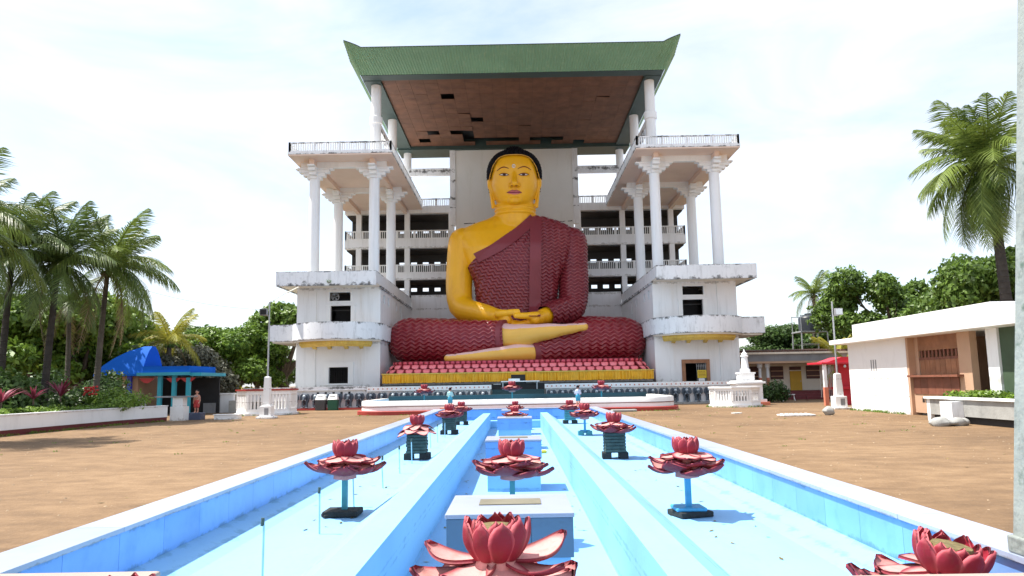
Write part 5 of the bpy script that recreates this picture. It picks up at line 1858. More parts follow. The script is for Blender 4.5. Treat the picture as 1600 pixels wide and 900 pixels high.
# ================================================================== planter on the left
def wall_path(mb, P, w, z0, z1):
    mb.sweep(P, [(-w/2, z0), (w/2, z0), (w/2, z1), (-w/2, z1)])
LP = [(-22.0, 24), (-21.95, 28), (-21.8, 31.5), (-21.55, 35.6), (-21.2, 40.0), (-20.3, 43.2)]
pln = thing('planter_wall', 'long low white planter wall with dark red foot on the left', 'planter', (-21.8, 34, 0))
m = MB(); wall_path(m, LP, .24, .24, .86); m.build('wall', M['white_clean'], pln)
m = MB(); wall_path(m, [(x-.0, y) for x, y in LP], .18, .0, .239); m.build('foot', M['maroon'], pln)
m = MB(); wall_path(m, LP, .34, .861, .91); m.build('coping', M['white_mold'], pln)
m = MB(); m.prism([(x-.13, y) for x, y in LP]+[(-33, 43.2), (-33, 24)], .5, .74, 'z'); 
M['soil'] = mat('dark_soil', (0.045, 0.032, 0.022), 0.95, 0.4, 1.5, 0.5, 10, coords='World')
m.build('soil', M['soil'], pln)
pil = thing('gate_pillar', 'square white pillar at the end of the left planter wall', 'pillar', (-19.75, 43.7, 0))
MB().box(-20.15, -19.35, 43.4, 44.1, 0, .82).build('lower_shaft', M['white_clean'], pil)
MB().box(-20.05, -19.45, 43.47, 44.03, .821, 1.35).build('shaft', M['white_clean'], pil)
MB().box(-21.1, -18.9, 43.35, 44.15, 1.351, 1.43).build('cap', M['grey_fascia'], pil)
fg = figure('figurine', 'painted figurine in red waist cloth on slate blue block by the left pillar', -19.05, 44.45, .42, 1.36, math.pi, None, 'red_cloth', arms='side')
MB().box(-19.42, -18.66, 44.1, 44.8, 0, .419).build('pedestal', M['navy_block'], fg, bevel=.02)
sb_ = thing('white_slab', 'low white rectangular block on the ground near the left lamp post', 'block', (-17.05, 44.2, 0))
MB().box(-17.8, -16.35, 43.95, 44.5, 0, .27).build('slab_body', M['white_clean'], sb_, bevel=.02)
MB().box(-17.86, -16.29, 43.89, 44.56, .271, .31).build('slab_top', M['white_clean'], sb_, bevel=.01)

# ================================================================== lamp posts
def lamp_post(x, y, label, h, ped, side, arm):
    r = thing('lamp_post', label, 'lamp post', (x, y, 0), 'white floodlight posts beside the plaza')
    MB().box(x-.5, x+.5, y-.5, y+.5, 0, .12).build('base_step', M['white_clean'], r, bevel=.02)
    MB().box(x-.34, x+.34, y-.34, y+.34, .121, .75).build('pedestal', M['white_clean'], r, bevel=.02)
    MB().prism([(x-.05, .22), (x+.20, .22), (x+.20, .62), (x-.05, .62)], y-.352, y-.341, 'y').build('hatch', M['grey_fascia'], r)
    m = MB(); m.lathe([(.30, .751), (.22, ped), (.05, ped+.06)], (x, y, 0), 4, ph=math.pi/4); m.build('shaft', M['white_clean'], r)
    MB().tube([(x, y, ped), (x, y, h)], [.055, .045], 12).build('pole', M['steel'], r, True)
    fx = x+side*.30
    f = MB().cbox((fx, y-.1, h-.62), (.46, .22, .40)); f = f.build('floodlight', M['grey_fascia'], r, bevel=.02)
    MB().box(fx-.19, fx+.19, y-.222, y-.212, h-.79, h-.45).build('glass', M['lamp_glass'] if side > 0 else M['glass'], f)
    MB().box(min(x, fx), max(x, fx), y-.03, y+.03, h-.86, h-.82).build('arm', M['steel'], r)
    if arm:
        MB().tube([(x, y, h-.05), (x+.9, y+.2, h+.55), (x+1.35, y+.3, h+.78)], .018, 6).build('bracket', M['steel'], r, True)
        MB().tube([(x+1.0, y+.2, h+.58), (x+1.65, y+.35, h+.92)], .045, 8).build('lamp_tube', M['tube_white'], r, True)
    return r
lamp_post(-14.85, 44.5, 'white floodlight post with slanted lamp arm beside left octagonal balustrade', 7.0, 2.45, -1, True)
lamp_post(19.05, 43.9, 'white floodlight post in front of the small red kiosk', 6.35, 2.05, 1, False)

# ================================================================== octagonal balustrades
def octagon(cx, cy, R, h, label, rim, nslot):
    r = thing('octagonal_balustrade', label, 'balustrade', (cx, cy, 0), 'octagonal slotted balustrades')
    pts = [(cx+R*math.cos(math.pi/8+i*math.pi/4), cy+R*math.sin(math.pi/8+i*math.pi/4)) for i in range(8)]
    MB().sweep([(cx+(p[0]-cx)*1.05, cy+(p[1]-cy)*1.05) for p in pts], [(-.2, .002), (.14, .002), (.14, .14), (-.2, .14)], True).build('foot', M['white_clean'], r)
    MB().sweep(pts, [(-.10, .141), (.10, .141), (.10, .42), (-.10, .42)], True).build('bottom_rail', M['white_clean'], r)
    MB().sweep(pts, [(-.10, h*.80), (.10, h*.80), (.10, h-.1), (-.10, h-.1)], True).build('top_rail', M['white_clean'], r)
    MB().sweep([(cx+(p[0]-cx)*1.03, cy+(p[1]-cy)*1.03) for p in pts], [(-.22, h-.099), (.14, h-.099), (.14, h), (-.22, h)], True).build('rim', M[rim], r)
    for i in range(8):
        a, b_ = pts[i], pts[(i+1) % 8]
        ang = math.atan2(b_[1]-a[1], b_[0]-a[0]); ln = math.hypot(b_[0]-a[0], b_[1]-a[1])
        n = nslot
        for j in range(n+1):
            t = j/n
            w_ = ln/n*.55 if 0 < j < n else ln/n*.9
            MB().cbox((a[0]+(b_[0]-a[0])*t, a[1]+(b_[1]-a[1])*t, (.421+h*.80-.001)/2), (w_, .13 if 0 < j < n else .19, h*.80-.422), ang).build('baluster', M['white_clean'], r)
    MB().lathe([(R*.86, .05), (R*.86, h*.5)], (cx, cy, 0), 8, ph=math.pi/8).build('soil_core', M['soil'], r)
    return r
octagon(-16.9, 50.6, 1.85, 1.72, 'octagonal white balustrade with red rim behind left lamp post', 'redoxide', 6)
octagon(14.9, 50.6, 1.55, 1.35, 'octagonal white balustrade beside the white monument on the right', 'white_clean', 6)
# white monument
mo = thing('monument', 'white stepped monument with short column beside the right tower', 'monument', (16.6, 53.5, 0))
def sq(h0, h1, w, name, mm='white_clean'): MB().box(16.6-w, 16.6+w, 53.5-w, 53.5+w, h0, h1).build(name, M[mm], mo, bevel=.02)
sq(0, .22, 1.25, 'foot', 'salmon'); sq(.221, .42, 1.1, 'step'); sq(.421, 1.5, .90, 'pedestal'); sq(1.501, 1.63, 1.08, 'cornice'); sq(1.631, 1.72, .9, 'step')
sq(1.721, 2.2, .50, 'die'); sq(2.201, 2.3, .57, 'cap')
MB().lathe([(.36, 0), (.36, .2), (.27, .3), (.21, 1.1), (.28, 1.14), (.28, 1.22), (.2, 1.26), (.22, 1.33), (.13, 1.42), (.06, 1.5), (.02, 1.68)], (16.6, 53.5, 2.301), 16).build('column', M['white_clean'], mo, True)

# ================================================================== bins
for x, mm, lab in ((-14.95, 'bin_grey', 'dark grey rubbish bin with pale lid by the elephant wall'), (-14.0, 'bin_green', 'dark green rubbish bin with pale lid by the elephant wall')):
    y = 57.1
    r = thing('rubbish_bin', lab, 'bin', (x, y, 0), 'rubbish bins by the elephant wall')
    MB().box(x-.36, x+.36, y-.3, y+.3, 0.02, .80).build('bin_body', M[mm], r, bevel=.03)
    m = MB(); w1, w2 = .38, .27
    m.add([(x-w1, y-.33, .801), (x+w1, y-.33, .801), (x+w1, y+.33, .801), (x-w1, y+.33, .801), (x-w2, y-.1, 1.22), (x+w2, y-.1, 1.22), (x+w2, y+.25, 1.22), (x-w2, y+.25, 1.22)],
          [(0, 3, 2, 1), (4, 5, 6, 7), (0, 1, 5, 4), (1, 2, 6, 5), (2, 3, 7, 6), (3, 0, 4, 7)])
    m.build('lid', M['white_clean'], r, bevel=.02)
    MB().box(x-.2, x+.2, y-.215, y-.205, .93, 1.08).build('flap', M['concrete'], r)

# ================================================================== blue pavilion behind the planter
bp_ = thing('blue_pavilion', 'small pavilion with bright blue hipped roof behind the planter', 'pavilion', (-25.6, 54, 0))
m = MB()
x0, x1, y0, y1 = -29.4, -26.0, 51.5, 54.6
eav = 2.95
prof_ = [(0, 0), (.55, .62), (1.2, 1.15), (2.0, 1.62), (2.9, 1.95)]
rings = []
for d, z in prof_:
    rings.append([(x0+d*.98, y0+d*.45, eav+z), (x1, y0+d*.45, eav+z), (x1, y1-d*.45, eav+z), (x0+d*.98, y1-d*.45, eav+z)])
vs = [p for rg_ in rings for p in rg_]
fs = []
for i in range(len(rings)-1):
    for k_ in range(4):
        fs.append((i*4+k_, i*4+(k_+1) % 4, (i+1)*4+(k_+1) % 4, (i+1)*4+k_))
fs.append((16, 17, 18, 19))
m.add(vs, fs); m.box(x0, x1, y0, y1, eav-.16, eav-.001)
m.build('roof', M['blue_roof'], bp_, True)
MB().box(-25.98, -22.7, 51.5, 56, 2.80, 3.42).build('porch_roof', M['blue_roof'], bp_)
MB().box(-22.69, -21.9, 51.6, 56, 2.72, 2.95).build('porch_roof', M['turq'], bp_)
MB().box(-26.3, -22.6, 51.35, 51.49, 2.78, 3.0).build('fascia', M['turq'], bp_)
for x in (-27.05, -24.9, -23.9, -22.9):
    MB().box(x-.13, x+.13, 51.8, 52.06, 0, 2.62 if x > -23.69 else 2.789).build('post', M['navy'] if x < -26.9 else M['turq'], bp_)
MB().box(-26.6, -22.1, 55.3, 55.5, 0, 2.6).build('rear_wall', M['dark'], bp_)
MB().box(-29, -26.61, 52.2, 55.5, 0, 2.78).build('side_wall', M['beige'], bp_)
for x in (-26.3, -24.4, -23.4):
    mm = MB()
    n = 12
    vs = [(x-.1, 51.9, 2.6), (x+1.0, 51.9, 2.6)]
    pts = [(x-.1+1.1*i/n, 51.9, 2.6-.34*math.sin(math.pi*i/n)) for i in range(n+1)]
    pb = [(p[0], 51.94, p[2]) for p in pts]
    top_ = [(p[0], 51.9, 2.61) for p in pts]
    mm.add(pts+top_, [(i, i+1, n+2+i, n+1+i) for i in range(n)])
    mm.build('bunting', M['red_cloth'], bp_)
MB().box(-26.7, -26.2, 52.3, 52.7, 0, 1.2).build('white_chair', M['white_clean'], bp_)

# low white walls between pavilion and left balustrade
lw = thing('low_wall', 'low white wall with basin between blue pavilion and octagonal balustrade', 'wall', (-22, 56, 0))
MB().box(-24.4, -21.2, 55.8, 56.2, 0, 1.35).build('wall', M['white'], lw)
MB().box(-24.5, -21.1, 55.7, 56.3, 1.351, 1.45).build('coping', M['white_mold'], lw)
MB().box(-21.19, -20.2, 54.9, 56.2, 0, .9).build('trough', M['concrete'], lw)
MB().box(-23.2, -22.3, 55.2, 55.69, 0, .75).build('drum', M['grey_fascia'], lw)
MB().box(-20.19, -18.6, 57.0, 57.4, 0, .8).build('kerb_wall', M['white'], lw)

# ================================================================== low house on the right
ho = thing('low_house', 'long low house with yellow door and maroon steps on the right', 'house', (25, 66, 0))
HZ = .75
MB().box(18.8, 29.5, 66.6, 67, HZ, 3.85).build('front_wall', M['cream'], ho)
MB().box(18.8, 29.5, 67.01, 73, HZ, 3.84).build('house_body', M['cream'], ho)
for i, (y_, z1) in enumerate(((64.2, HZ), (63.9, HZ*.66), (63.6, HZ*.33))):
    MB().box(18.6, 29.6, y_, 66.59, .01+i*.002, z1).build('step', M['maroon'], ho)
MB().box(18.4, 29.7, 63.8, 73.2, 3.12, 3.3).build('porch_roof', M['beige'], ho)
MB().box(18.3, 29.8, 65.2, 73.3, 3.301, 3.95).build('fascia', M['grey_fascia'], ho)
MB().box(18.2, 29.9, 65.0, 73.4, 3.951, 4.12).build('cornice', M['cream'], ho)
rt = MB()
for i in range(38):
    rt.tube([(18.3+i*.31, 65.2, 4.15), (18.3+i*.31, 73, 4.5)], .16, 6)
rt.build('roof', M['tile_roof'], ho)
def at66(px): return at(px, 590, 66.6)[0]
dx0, dx1 = at66(1234), at66(1252)
d = MB().box(dx0, dx1, 66.5, 66.59, HZ, 2.45).build('door', M['yellow_door'], ho)
MB().box(dx1-.14, dx1-.09, 66.46, 66.499, 1.5, 1.6).build('handle', M['steel'], d)
MB().box(dx0, dx1, 66.52, 66.59, 2.55, 2.85).build('transom', M['shutter'], ho)
for a, b_ in ((1204, 1224), (1260, 1281), (1166, 1186)):
    xa, xb = at66(a), at66(b_)
    w = MB().box(xa, xb, 66.53, 66.59, 1.75, 2.9).build('window', M['shutter'], ho)
    for i in range(7):
        MB().box(xa+.03, xb-.03, 66.48, 66.529, 1.82+i*.155, 1.90+i*.155).build('louvre', M['beige'] if i % 3 == 1 else M['shutter'], w)
for px in (1188, 1200, 1296):
    x = at(px, 590, 64.6)[0]
    MB().lathe([(.17, HZ), (.17, 1.3), (.13, 1.35), (.13, 1.9)], (x, 64.6, 0), 12).build('porch_column', M['salmon'], ho, True)
    MB().lathe([(.13, 1.901), (.12, 2.7), (.22, 2.8), (.24, 3.12)], (x, 64.6, 0), 12).build('porch_column', M['white'], ho, True)
# bench-like low trestles before the steps
for px, py, lab in ((1232, 616, 'small white trestle in front of the maroon steps'), (1252, 618, 'small dark trestle in front of the maroon steps')):
    p = at(px, py, 60.5); x = p[0]
    t_ = thing('trestle', lab, 'trestle', (x, 60.5, 0))
    mm = M['white_clean'] if px < 1240 else M['maroon']
    MB().box(x-.5, x+.5, 60.4, 60.6, .48, .54).build('bar', mm, t_)
    for s in (-1, 1):
        for q in (-.12, .12):
            MB().tube([(x+s*.42, 60.5, .48), (x+s*.48, 60.5+q, .0)], .025, 6).build('leg', mm, t_)

# ================================================================== water tank
wt = thing('water_tank', 'black water tank on a steel frame tower behind the low house', 'water tank', (30.3, 76, 0))
MB().lathe([(1.0, 6.55), (1.05, 6.6), (1.05, 7.9), (.95, 8.05), (.4, 8.3), (.4, 8.4)], (30.4, 76, 0), 24).build('tank', M['tank'], wt, True)
MB().box(29.0, 31.8, 74.7, 77.3, 6.42, 6.54).build('platform', M['steel'], wt)
for sx in (-1.3, 1.3):
    for sy in (-1.2, 1.2):
        MB().tube([(30.4+sx*1.12, 76+sy*1.12, 0), (30.4+sx, 76+sy, 6.42)], .07, 8).build('leg', M['steel'], wt)
        MB().tube([(30.4+sx, 76+sy, 6.54), (30.4+sx, 76+sy, 8.2)], .04, 8).build('post', M['steel'], wt)
for z in (2.2, 3.8, 5.2, 8.1):
    for sy in (-1.2, 1.2):
        MB().box(29.05, 31.75, 76+sy-.03, 76+sy+.03, z, z+.07).build('brace', M['steel'], wt)

# ================================================================== red kiosk
ki = thing('red_kiosk', 'small bright red offering kiosk with red roof on the right', 'kiosk', (22.6, 50.5, 0))
x = 22.4
MB().box(20.4, 24.6, 49.3, 51.8, 2.72, 2.86).build('roof', M['red'], ki, bevel=.02)
MB().prism([(20.9, 2.861), (24.2, 2.861), (23.2, 3.2), (21.9, 3.2)], 49.6, 51.5, 'y').build('roof_crown', M['red'], ki)
MB().box(21.9, 23.1, 50.2, 51.4, 0, 1.05).build('cabinet', M['red'], ki, bevel=.03)
MB().box(21.7, 23.3, 50.0, 51.6, 1.051, 1.2).build('cabinet_top', M['red'], ki)
MB().box(22.1, 22.9, 50.5, 51.3, 1.201, 2.719).build('shaft', M['red'], ki)
for xx in (20.7, 24.2):
    MB().box(xx-.13, xx+.13, 49.5, 49.76, 0, 1.2).build('post', M['salmon'], ki)
    MB().box(xx-.10, xx+.10, 49.53, 49.73, 1.201, 2.719).build('post', M['white'], ki)
for i in range(8):
    xx = 20.95+i*.11
    MB().box(xx, xx+.03, 51.0, 51.03, .5, 2.4).build('bar', M['steel'], ki)
ellipsoid(MB(), (0, 0, 0), (1, 1, 1))
m = MB(); ellipsoid(m, (22.0, 49.45, 2.58), (.09, .09, .11), 12, 8); m.build('lamp_bulb', M['lamp_glass'], ki, True)

# ================================================================== white shop building along the right side
sh = thing('shop_building', 'white flat roofed shop with brown timber counter on the right', 'building', (21, 35, 0))
WX = 19.2
MB().box(WX, WX+.25, 36.3, 42.6, 0, 3.75).build('side_wall', M['white_clean'], sh)
MB().box(WX+.25, 26, 42.35, 42.6, 0, 3.75).build('end_wall', M['white_clean'], sh)
MB().box(WX+.01, 24.5, 36.12, 36.29, 0, 3.75).build('partition', M['beige'], sh)
MB().box(18.45, 26.4, 24, 43.3, 3.72, 3.98).build('eave_slab', M['white_clean'], sh, bevel=.03)
MB().box(19.0, 26.2, 29.2, 41.4, 3.981, 4.75).build('parapet', M['white_clean'], sh)
MB().box(20.2, 26.2, 24, 29.19, 3.981, 4.72).build('parapet', M['white_clean'], sh)
MB().box(24.2, 24.45, 24, 36.0, 0, 3.72).build('rear_wall', M['beige'], sh)
MB().box(19.6, 24.2, 24, 36.0, .003, .12).build('shop_floor', M['concrete'], sh)
# vent slots on the white wall
for i in range(3):
    MB().box(WX-.012, WX-.002, 39.35+i*.25, 39.45+i*.25, 2.15, 2.75).build('vent_slot', M['grey_fascia'], sh)
# recess face: lower wall, counter, planks, slatted opening
RX = 19.36
DY = 1.02
MB().box(RX, RX+.25, 32.3, 36.11, .121, 1.35).build('counter_wall', M['beige'], sh)
for i in range(6):
    MB().box(RX-.035, RX-.001, 32.35+i*.62, 32.35+(i+1)*.62-.02, 1.0, 1.78).build('plank', M['wood_dark'], sh)
MB().box(RX-.3, RX+.6, 32.0, 36.11, 1.80, 1.90).build('counter_top', M['wood_dark'], sh)
MB().box(RX+.02, RX+.2, 32.3, 36.11, 1.351, 1.799).build('counter_wall', M['beige'], sh)
for i in range(8):
    MB().box(RX+.2, RX+.24, 32.4+i*.42, 32.4+(i+1)*.42-.025, 1.901, 2.6).build('plank', M['wood'], sh)
for i in range(11):
    MB().box(RX+.2, RX+.24, 32.4+i*.31, 32.4+i*.31+.14, 2.72, 3.05).build('slat', M['wood_dark'], sh)
MB().box(RX+.18, RX+.26, 32.35, 35.8, 2.601, 2.719).build('rail', M['wood_dark'], sh)
MB().box(RX+.18, RX+.26, 32.35, 35.8, 3.051, 3.719).build('lintel', M['wood'], sh)
MB().box(RX+.18, RX+.26, 35.801, 36.11, 1.901, 3.719).build('side_panel', M['beige'], sh)
MB().box(RX, RX+.3, 31.4, 32.299, .121, 3.719).build('pier', M['beige'], sh)
for i in range(2):
    MB().box(RX-.012, RX-.002, 35.0+i*.25, 35.18+i*.25, .62, .84).build('vent_slot', M['black'], sh)
MB().box(RX-.1, RX+.2, 29.45, 30.15, .121, 3.719).build('column', M['white'], sh)
M['green_wall'] = mat('dull_green_boards', (0.05, 0.085, 0.045), 0.7, 0.25, 1.5, coords='World')
MB().box(RX, RX+.15, 24, 29.44, .121, 3.719).build('green_wall', M['green_wall'], sh)
MB().box(21.6, 21.7, 30.16, 31.39, .121, 3.719).build('dark_doorway', M['dark'], sh)

# planter in front of the shop
pr_ = thing('shop_planter', 'low concrete planter box with bright leaves before the shop', 'planter', (18.0, 29, 0))
MB().box(17.35, 17.6, 24, 31.2, .28, .92).build('planter_wall', M['concrete'], pr_)
MB().box(17.35, 19.4, 31.21, 31.45, .0, .92).build('planter_wall', M['white_clean'], pr_)
MB().box(17.25, 17.8, 24, 31.5, .921, 1.0).build('coping', M['white_clean'], pr_)
MB().box(17.6, 19.5, 24, 31.2, .3, .88).build('soil', M['soil'], pr_)
MB().box(17.5, 17.62, 24, 31.2, 0, .279).build('foot', M['dark'], pr_)
MB().box(16.9, 17.4, 28.9, 29.7, 0, .85).build('pier', M['white_mold'], pr_)
rk = thing('white_bundle', 'crumpled grey white sheet bundle lying before the shop planter', 'bundle', (16.5, 27.9, 0))
m = MB()
rg = random.Random(12)
for i in range(9):
    ellipsoid(m, (16.25+rg.uniform(-.5, .6), 27.9+rg.uniform(-.25, .25), .12), (rg.uniform(.2, .4), .25, rg.uniform(.1, .26)), 10, 7)
me = remeshed(m, .05, 2); me.materials.append(M['concrete']); to_local(me, rk)
o = bpy.data.objects.new('sheet', me); COL.objects.link(o); o.parent = rk
# white tray and stone on the ground
tr2 = thing('white_tray', 'flat white slab lying on the open ground at right', 'slab', (13.9, 37, 0))
MB().cbox((13.9, 37.0, .045), (1.6, .9, .08), .03).build('slab', M['white_clean'], tr2, bevel=.02)
for i in range(6): MB().cbox((13.3+i*.24, 37.3, .10), (.14, .1, .04), .3*i).build('rubble', M['white_clean'], tr2)
st2 = thing('round_stone', 'round grey white stone on the ground near the right lamp post', 'stone', (15.6, 37.2, 0))
m = MB(); ellipsoid(m, (15.6, 37.2, .20), (.28, .26, .25), 14, 10)
m.v = [(p[0]+.03*math.sin(p[2]*20), p[1]+.03*math.sin(p[0]*17), max(0, p[2])) for p in m.v]
m.build('stone', M['concrete'], st2, True)
tuft = thing('paper_scrap', 'small pale scrap on the ground left of the white slab', 'scrap', (12.0, 40.5, 0))
MB().cbox((12.0, 40.5, .03), (.5, .3, .05), .4).build('scrap', M['white_clean'], tuft)

# ================================================================== grey post at the right edge
gp = thing('edge_post', 'tall weathered grey concrete post at the right edge of the frame', 'post', (4.55, 6.35, 0))
pb_, pt_ = at(1584, 885, 6.69), at(1589, -30, 6.69)
m = MB()
w_ = .34
m.add([(pb_[0], 6.35, .36), (pb_[0]+w_, 6.35, .36), (pb_[0]+w_, 6.69, .36), (pb_[0], 6.69, .36), (pt_[0], 6.35, pt_[2]), (pt_[0]+w_, 6.35, pt_[2]), (pt_[0]+w_, 6.69, pt_[2]), (pt_[0], 6.69, pt_[2])],
      [(0, 3, 2, 1), (4, 5, 6, 7), (0, 1, 5, 4), (1, 2, 6, 5), (2, 3, 7, 6), (3, 0, 4, 7)])
m.build('shaft', M['post'], gp, bevel=.015)
MB().box(pb_[0]-.02, pb_[0]+w_+.03, 6.32, 6.72, .353, .50).build('foot', M['post'], gp, bevel=.015)
# ================================================================== trees and plants
NR = np.random.default_rng(7)
def quads_mesh(name, C, U, V, material):
    """leaf quads (rhombi) from centres and half axes"""
    n = len(C)
    vs = np.empty((n, 4, 3), np.float32)
    vs[:, 0] = C-U; vs[:, 1] = C+V; vs[:, 2] = C+U; vs[:, 3] = C-V
    me = bpy.data.meshes.new(name)
    me.vertices.add(n*4); me.loops.add(n*4); me.polygons.add(n)
    me.vertices.foreach_set('co', vs.ravel())
    me.loops.foreach_set('vertex_index', np.arange(n*4, dtype=np.int32))
    me.polygons.foreach_set('loop_start', np.arange(0, n*4, 4, dtype=np.int32))
    me.update(calc_edges=True)
    me.materials.append(material)
    return me
def unit(a): return a/np.linalg.norm(a, axis=1, keepdims=True)
def leaf_cloud(blobs, per, size, rng, up=.5, aspect=.55, shell=.55):
    Cs, Us, Vs = [], [], []
    tot = sum(r[0]*r[1]*r[2] for _, r in blobs)**(1)
    for c, r in blobs:
        vol = (r[0]*r[1]*r[2])**(2/3)
        n = int(per*vol)
        d = unit(rng.normal(size=(n, 3)))
        q = shell+(1-shell)*rng.random((n, 1))**.6
        # lumps along the surface
        lump = 1+.30*np.sin(d[:, :1]*7+c[0])*np.sin(d[:, 1:2]*6+c[1])*np.sin(d[:, 2:]*8+c[2])+rng.normal(size=(n, 1))*.06
        P = np.array(c)+d*np.array(r)*q*lump
        nrm = unit(d*.6+rng.normal(size=(n, 3))*.6+np.array([0, 0, up]))
        t = unit(np.cross(nrm, rng.normal(size=(n, 3))))
        b = np.cross(nrm, t)
        s = size*(.6+.8*rng.random((n, 1)))
        Cs.append(P); Us.append(t*s); Vs.append(b*s*aspect)
    return np.vstack(Cs), np.vstack(Us), np.vstack(Vs)
def make_blobs(rng, w, h, z0, n, rb):
    """sub-crowns spread through a dome of half width w from z0 up to z0+h"""
    out = []
    for i in range(n):
        a = rng.random()*2*math.pi
        q = math.sqrt(rng.random())
        zz = rng.random()
        rad_ = w*q*(math.sqrt(max(.05, 1-(zz-.35)**2*1.3)))
        r = rb*(.7+.6*rng.random())
        out.append(((rad_*math.cos(a), rad_*math.sin(a), z0+h*zz), (r, r, r*.75)))
    return out
def tree_meshes(seed, w, h, trunk_h, nb, rb, leafsize, per, trunk_r, leaf, bark):
    rng = np.random.default_rng(seed)
    blobs = make_blobs(rng, w, h-rb, trunk_h, nb, rb)
    C, U, V = leaf_cloud(blobs, per, leafsize, rng)
    crown = quads_mesh('crown', C, U, V, M[leaf])
    t = MB()
    t.tube([(0, 0, -.1), (.1*trunk_r, .1, trunk_h*.5), (.2, -.1, trunk_h)], [trunk_r*1.35, trunk_r, trunk_r*.8], 10)
    for i, (c, r) in enumerate(blobs[:max(6, nb//2)]):
        z0 = trunk_h*(.55+.45*rng.random())
        mid = (c[0]*.45, c[1]*.45, (z0+c[2])/2+.2)
        t.tube([(0.1, 0, z0), mid, c], [trunk_r*.45, trunk_r*.3, trunk_r*.1], 7)
    trunk = t.mesh('trunk', M[bark], True)
    return crown, trunk
TREES = {
 'broad': tree_meshes(1, 4.6, 7.5, 3.0, 30, 1.6, .19, 620, .38, 'leaf_a', 'bark'),
 'dark': tree_meshes(2, 4.2, 7.0, 2.6, 30, 1.5, .18, 620, .36, 'leaf_b', 'bark_dark'),
 'bright': tree_meshes(3, 3.6, 5.6, 2.2, 26, 1.25, .17, 620, .28, 'leaf_c', 'bark'),
 'dusty': tree_meshes(4, 3.2, 3.6, 1.5, 26, 1.15, .13, 1100, .25, 'leaf_grey', 'bark_dark'),
 'layered': tree_meshes(5, 5.4, 6.6, 5.2, 20, 1.45, .20, 600, .34, 'leaf_a', 'bark'),
}
def tree(kind, x, y, label, s=1.0, sz=None, rz=0.0, group=None, name='tree'):
    r = thing(name, label, 'tree', (x, y, 0), group, rz)
    c, t = TREES[kind]
    inst('crown', c, r, scale=(s, s, sz or s)); inst('trunk', t, r, scale=(s, s, sz or s))
    return r
GL, GR = 'trees behind the left side', 'trees behind the right side'
def tx(px, Y): return float(at(px, 560, Y)[0])
tree('dusty', tx(283, 60), 60, 'dusty dark grey-green round tree over the blue pavilion', 1.06, 1.16, .4, GL)
tree('bright', tx(372, 66), 66, 'bright green tree between dusty tree and left tower', 1.05, 1.08, 1.2, GL)
tree('broad', tx(330, 84), 84, 'leafy tree rising behind the dusty grey tree', .95, .92, 2.2, GL)
tree('broad', tx(232, 88), 88, 'broad green tree behind the yellow palm', .95, .90, .3, GL)
tree('dark', tx(160, 82), 82, 'dark tree behind the left end of the blue roof', 1.05, 1.0, 3.3, GL)
tree('broad', tx(404, 92), 92, 'green tree directly behind the left floodlight post', .9, .9, 4.0, GL)
tree('dark', tx(300, 98), 98, 'farthest dark tree at the skyline left of the tower', 1.1, 1.1, 5.0, GL)
tree('broad', tx(110, 66), 66, 'green tree behind the double palms', 1.0, 1.0, 1.0, GL)
tree('dark', tx(30, 58), 58, 'dark leafy tree at the far left edge', 1.1, 1.05, 2.0, GL)
tree('bright', tx(185, 70), 70, 'lighter green tree left of the blue roof peak', 1.0, 1.05, 4.4, GL)
tree('bright', tx(45, 54), 54, 'light green tree behind the dark palm trunk', 1.25, 1.3, .9, GL)
tree('bright', tx(128, 55), 55, 'light yellow-green tree between the palm trunks', 1.2, 1.32, 2.9, GL)
tree('bright', tx(190, 64), 64, 'light green tree just behind the drooping palm', 1.1, 1.12, 5.2, GL)
# tall tree with bare brown limbs right beside the left tower
bt = thing('branching_tree', 'tree with thick bare brown limbs beside the left tower', 'tree', (tx(443, 68), 68, 0), GL)
bx_ = bt.location.x
rng_ = np.random.default_rng(21)
t = MB()
t.tube([(0, 0, -.1), (.05, 0, 1.6), (-.1, 0, 3.0)], [.62, .5, .45], 12)
for a in ((-1.5, .2, 5.2), (-.4, .5, 6.2), (1.0, 0, 5.6), (1.9, .4, 4.6), (-2.2, -.2, 6.8), (.3, -.3, 7.4)):
    t.tube([(-.05, 0, 2.6), (a[0]*.45, a[1], 3.6+.2*a[2]*.3), a, (a[0]*1.25, a[1]*1.2, a[2]+1.6)], [.34, .25, .16, .07], 8)
o = inst('trunk', t.mesh('trunk', M['bark'], True), bt)
bl = [((-2.0, .2, 7.6), (1.5, 1.5, 1.1)), ((-.6, .4, 8.6), (1.7, 1.6, 1.1)), ((1.0, 0, 8.2), (1.6, 1.5, 1.1)), ((-2.6, 0, 6.4), (1.1, 1.1, .9)), ((2.0, 0, 7.2), (1.2, 1.2, .9)), ((-1.2, .8, 5.2), (1.0, 1, .7))]
C, U, V = leaf_cloud(bl, 420, .24, rng_)
inst('crown', quads_mesh('crown', C, U, V, M['leaf_a']), bt)
# right side
tree('dark', tx(1228, 86), 86, 'dark round tree behind the low house and tank', 1.0, .88, .7, GR)
tree('bright', tx(1200, 92), 92, 'bright tree between the right tower and the tank', 1.0, .85, 2.7, GR)
tree('broad', tx(1340, 82), 82, 'green tree behind the right floodlight post', .95, .90, 1.7, GR)
tree('layered', tx(1398, 66), 66, 'tallest spreading tree with layered branches above the shop', .95, 1.04, .5, GR)
tree('dark', tx(1432, 66), 66, 'dark tree behind the shop parapet', .85, .78, 3.1, GR)
tree('dark', tx(1375, 92), 92, 'dark far tree filling the gap behind the spreading tree', 1.1, 1.0, 1.1, GR)
tree('broad', tx(1572, 50), 50, 'leafy tree behind the grey post and tall palm', .95, 1.12, 2.6, GR)
tree('layered', tx(1490, 76), 76, 'thin sparse tree low over the shop roof', .8, .66, 4.2, GR)

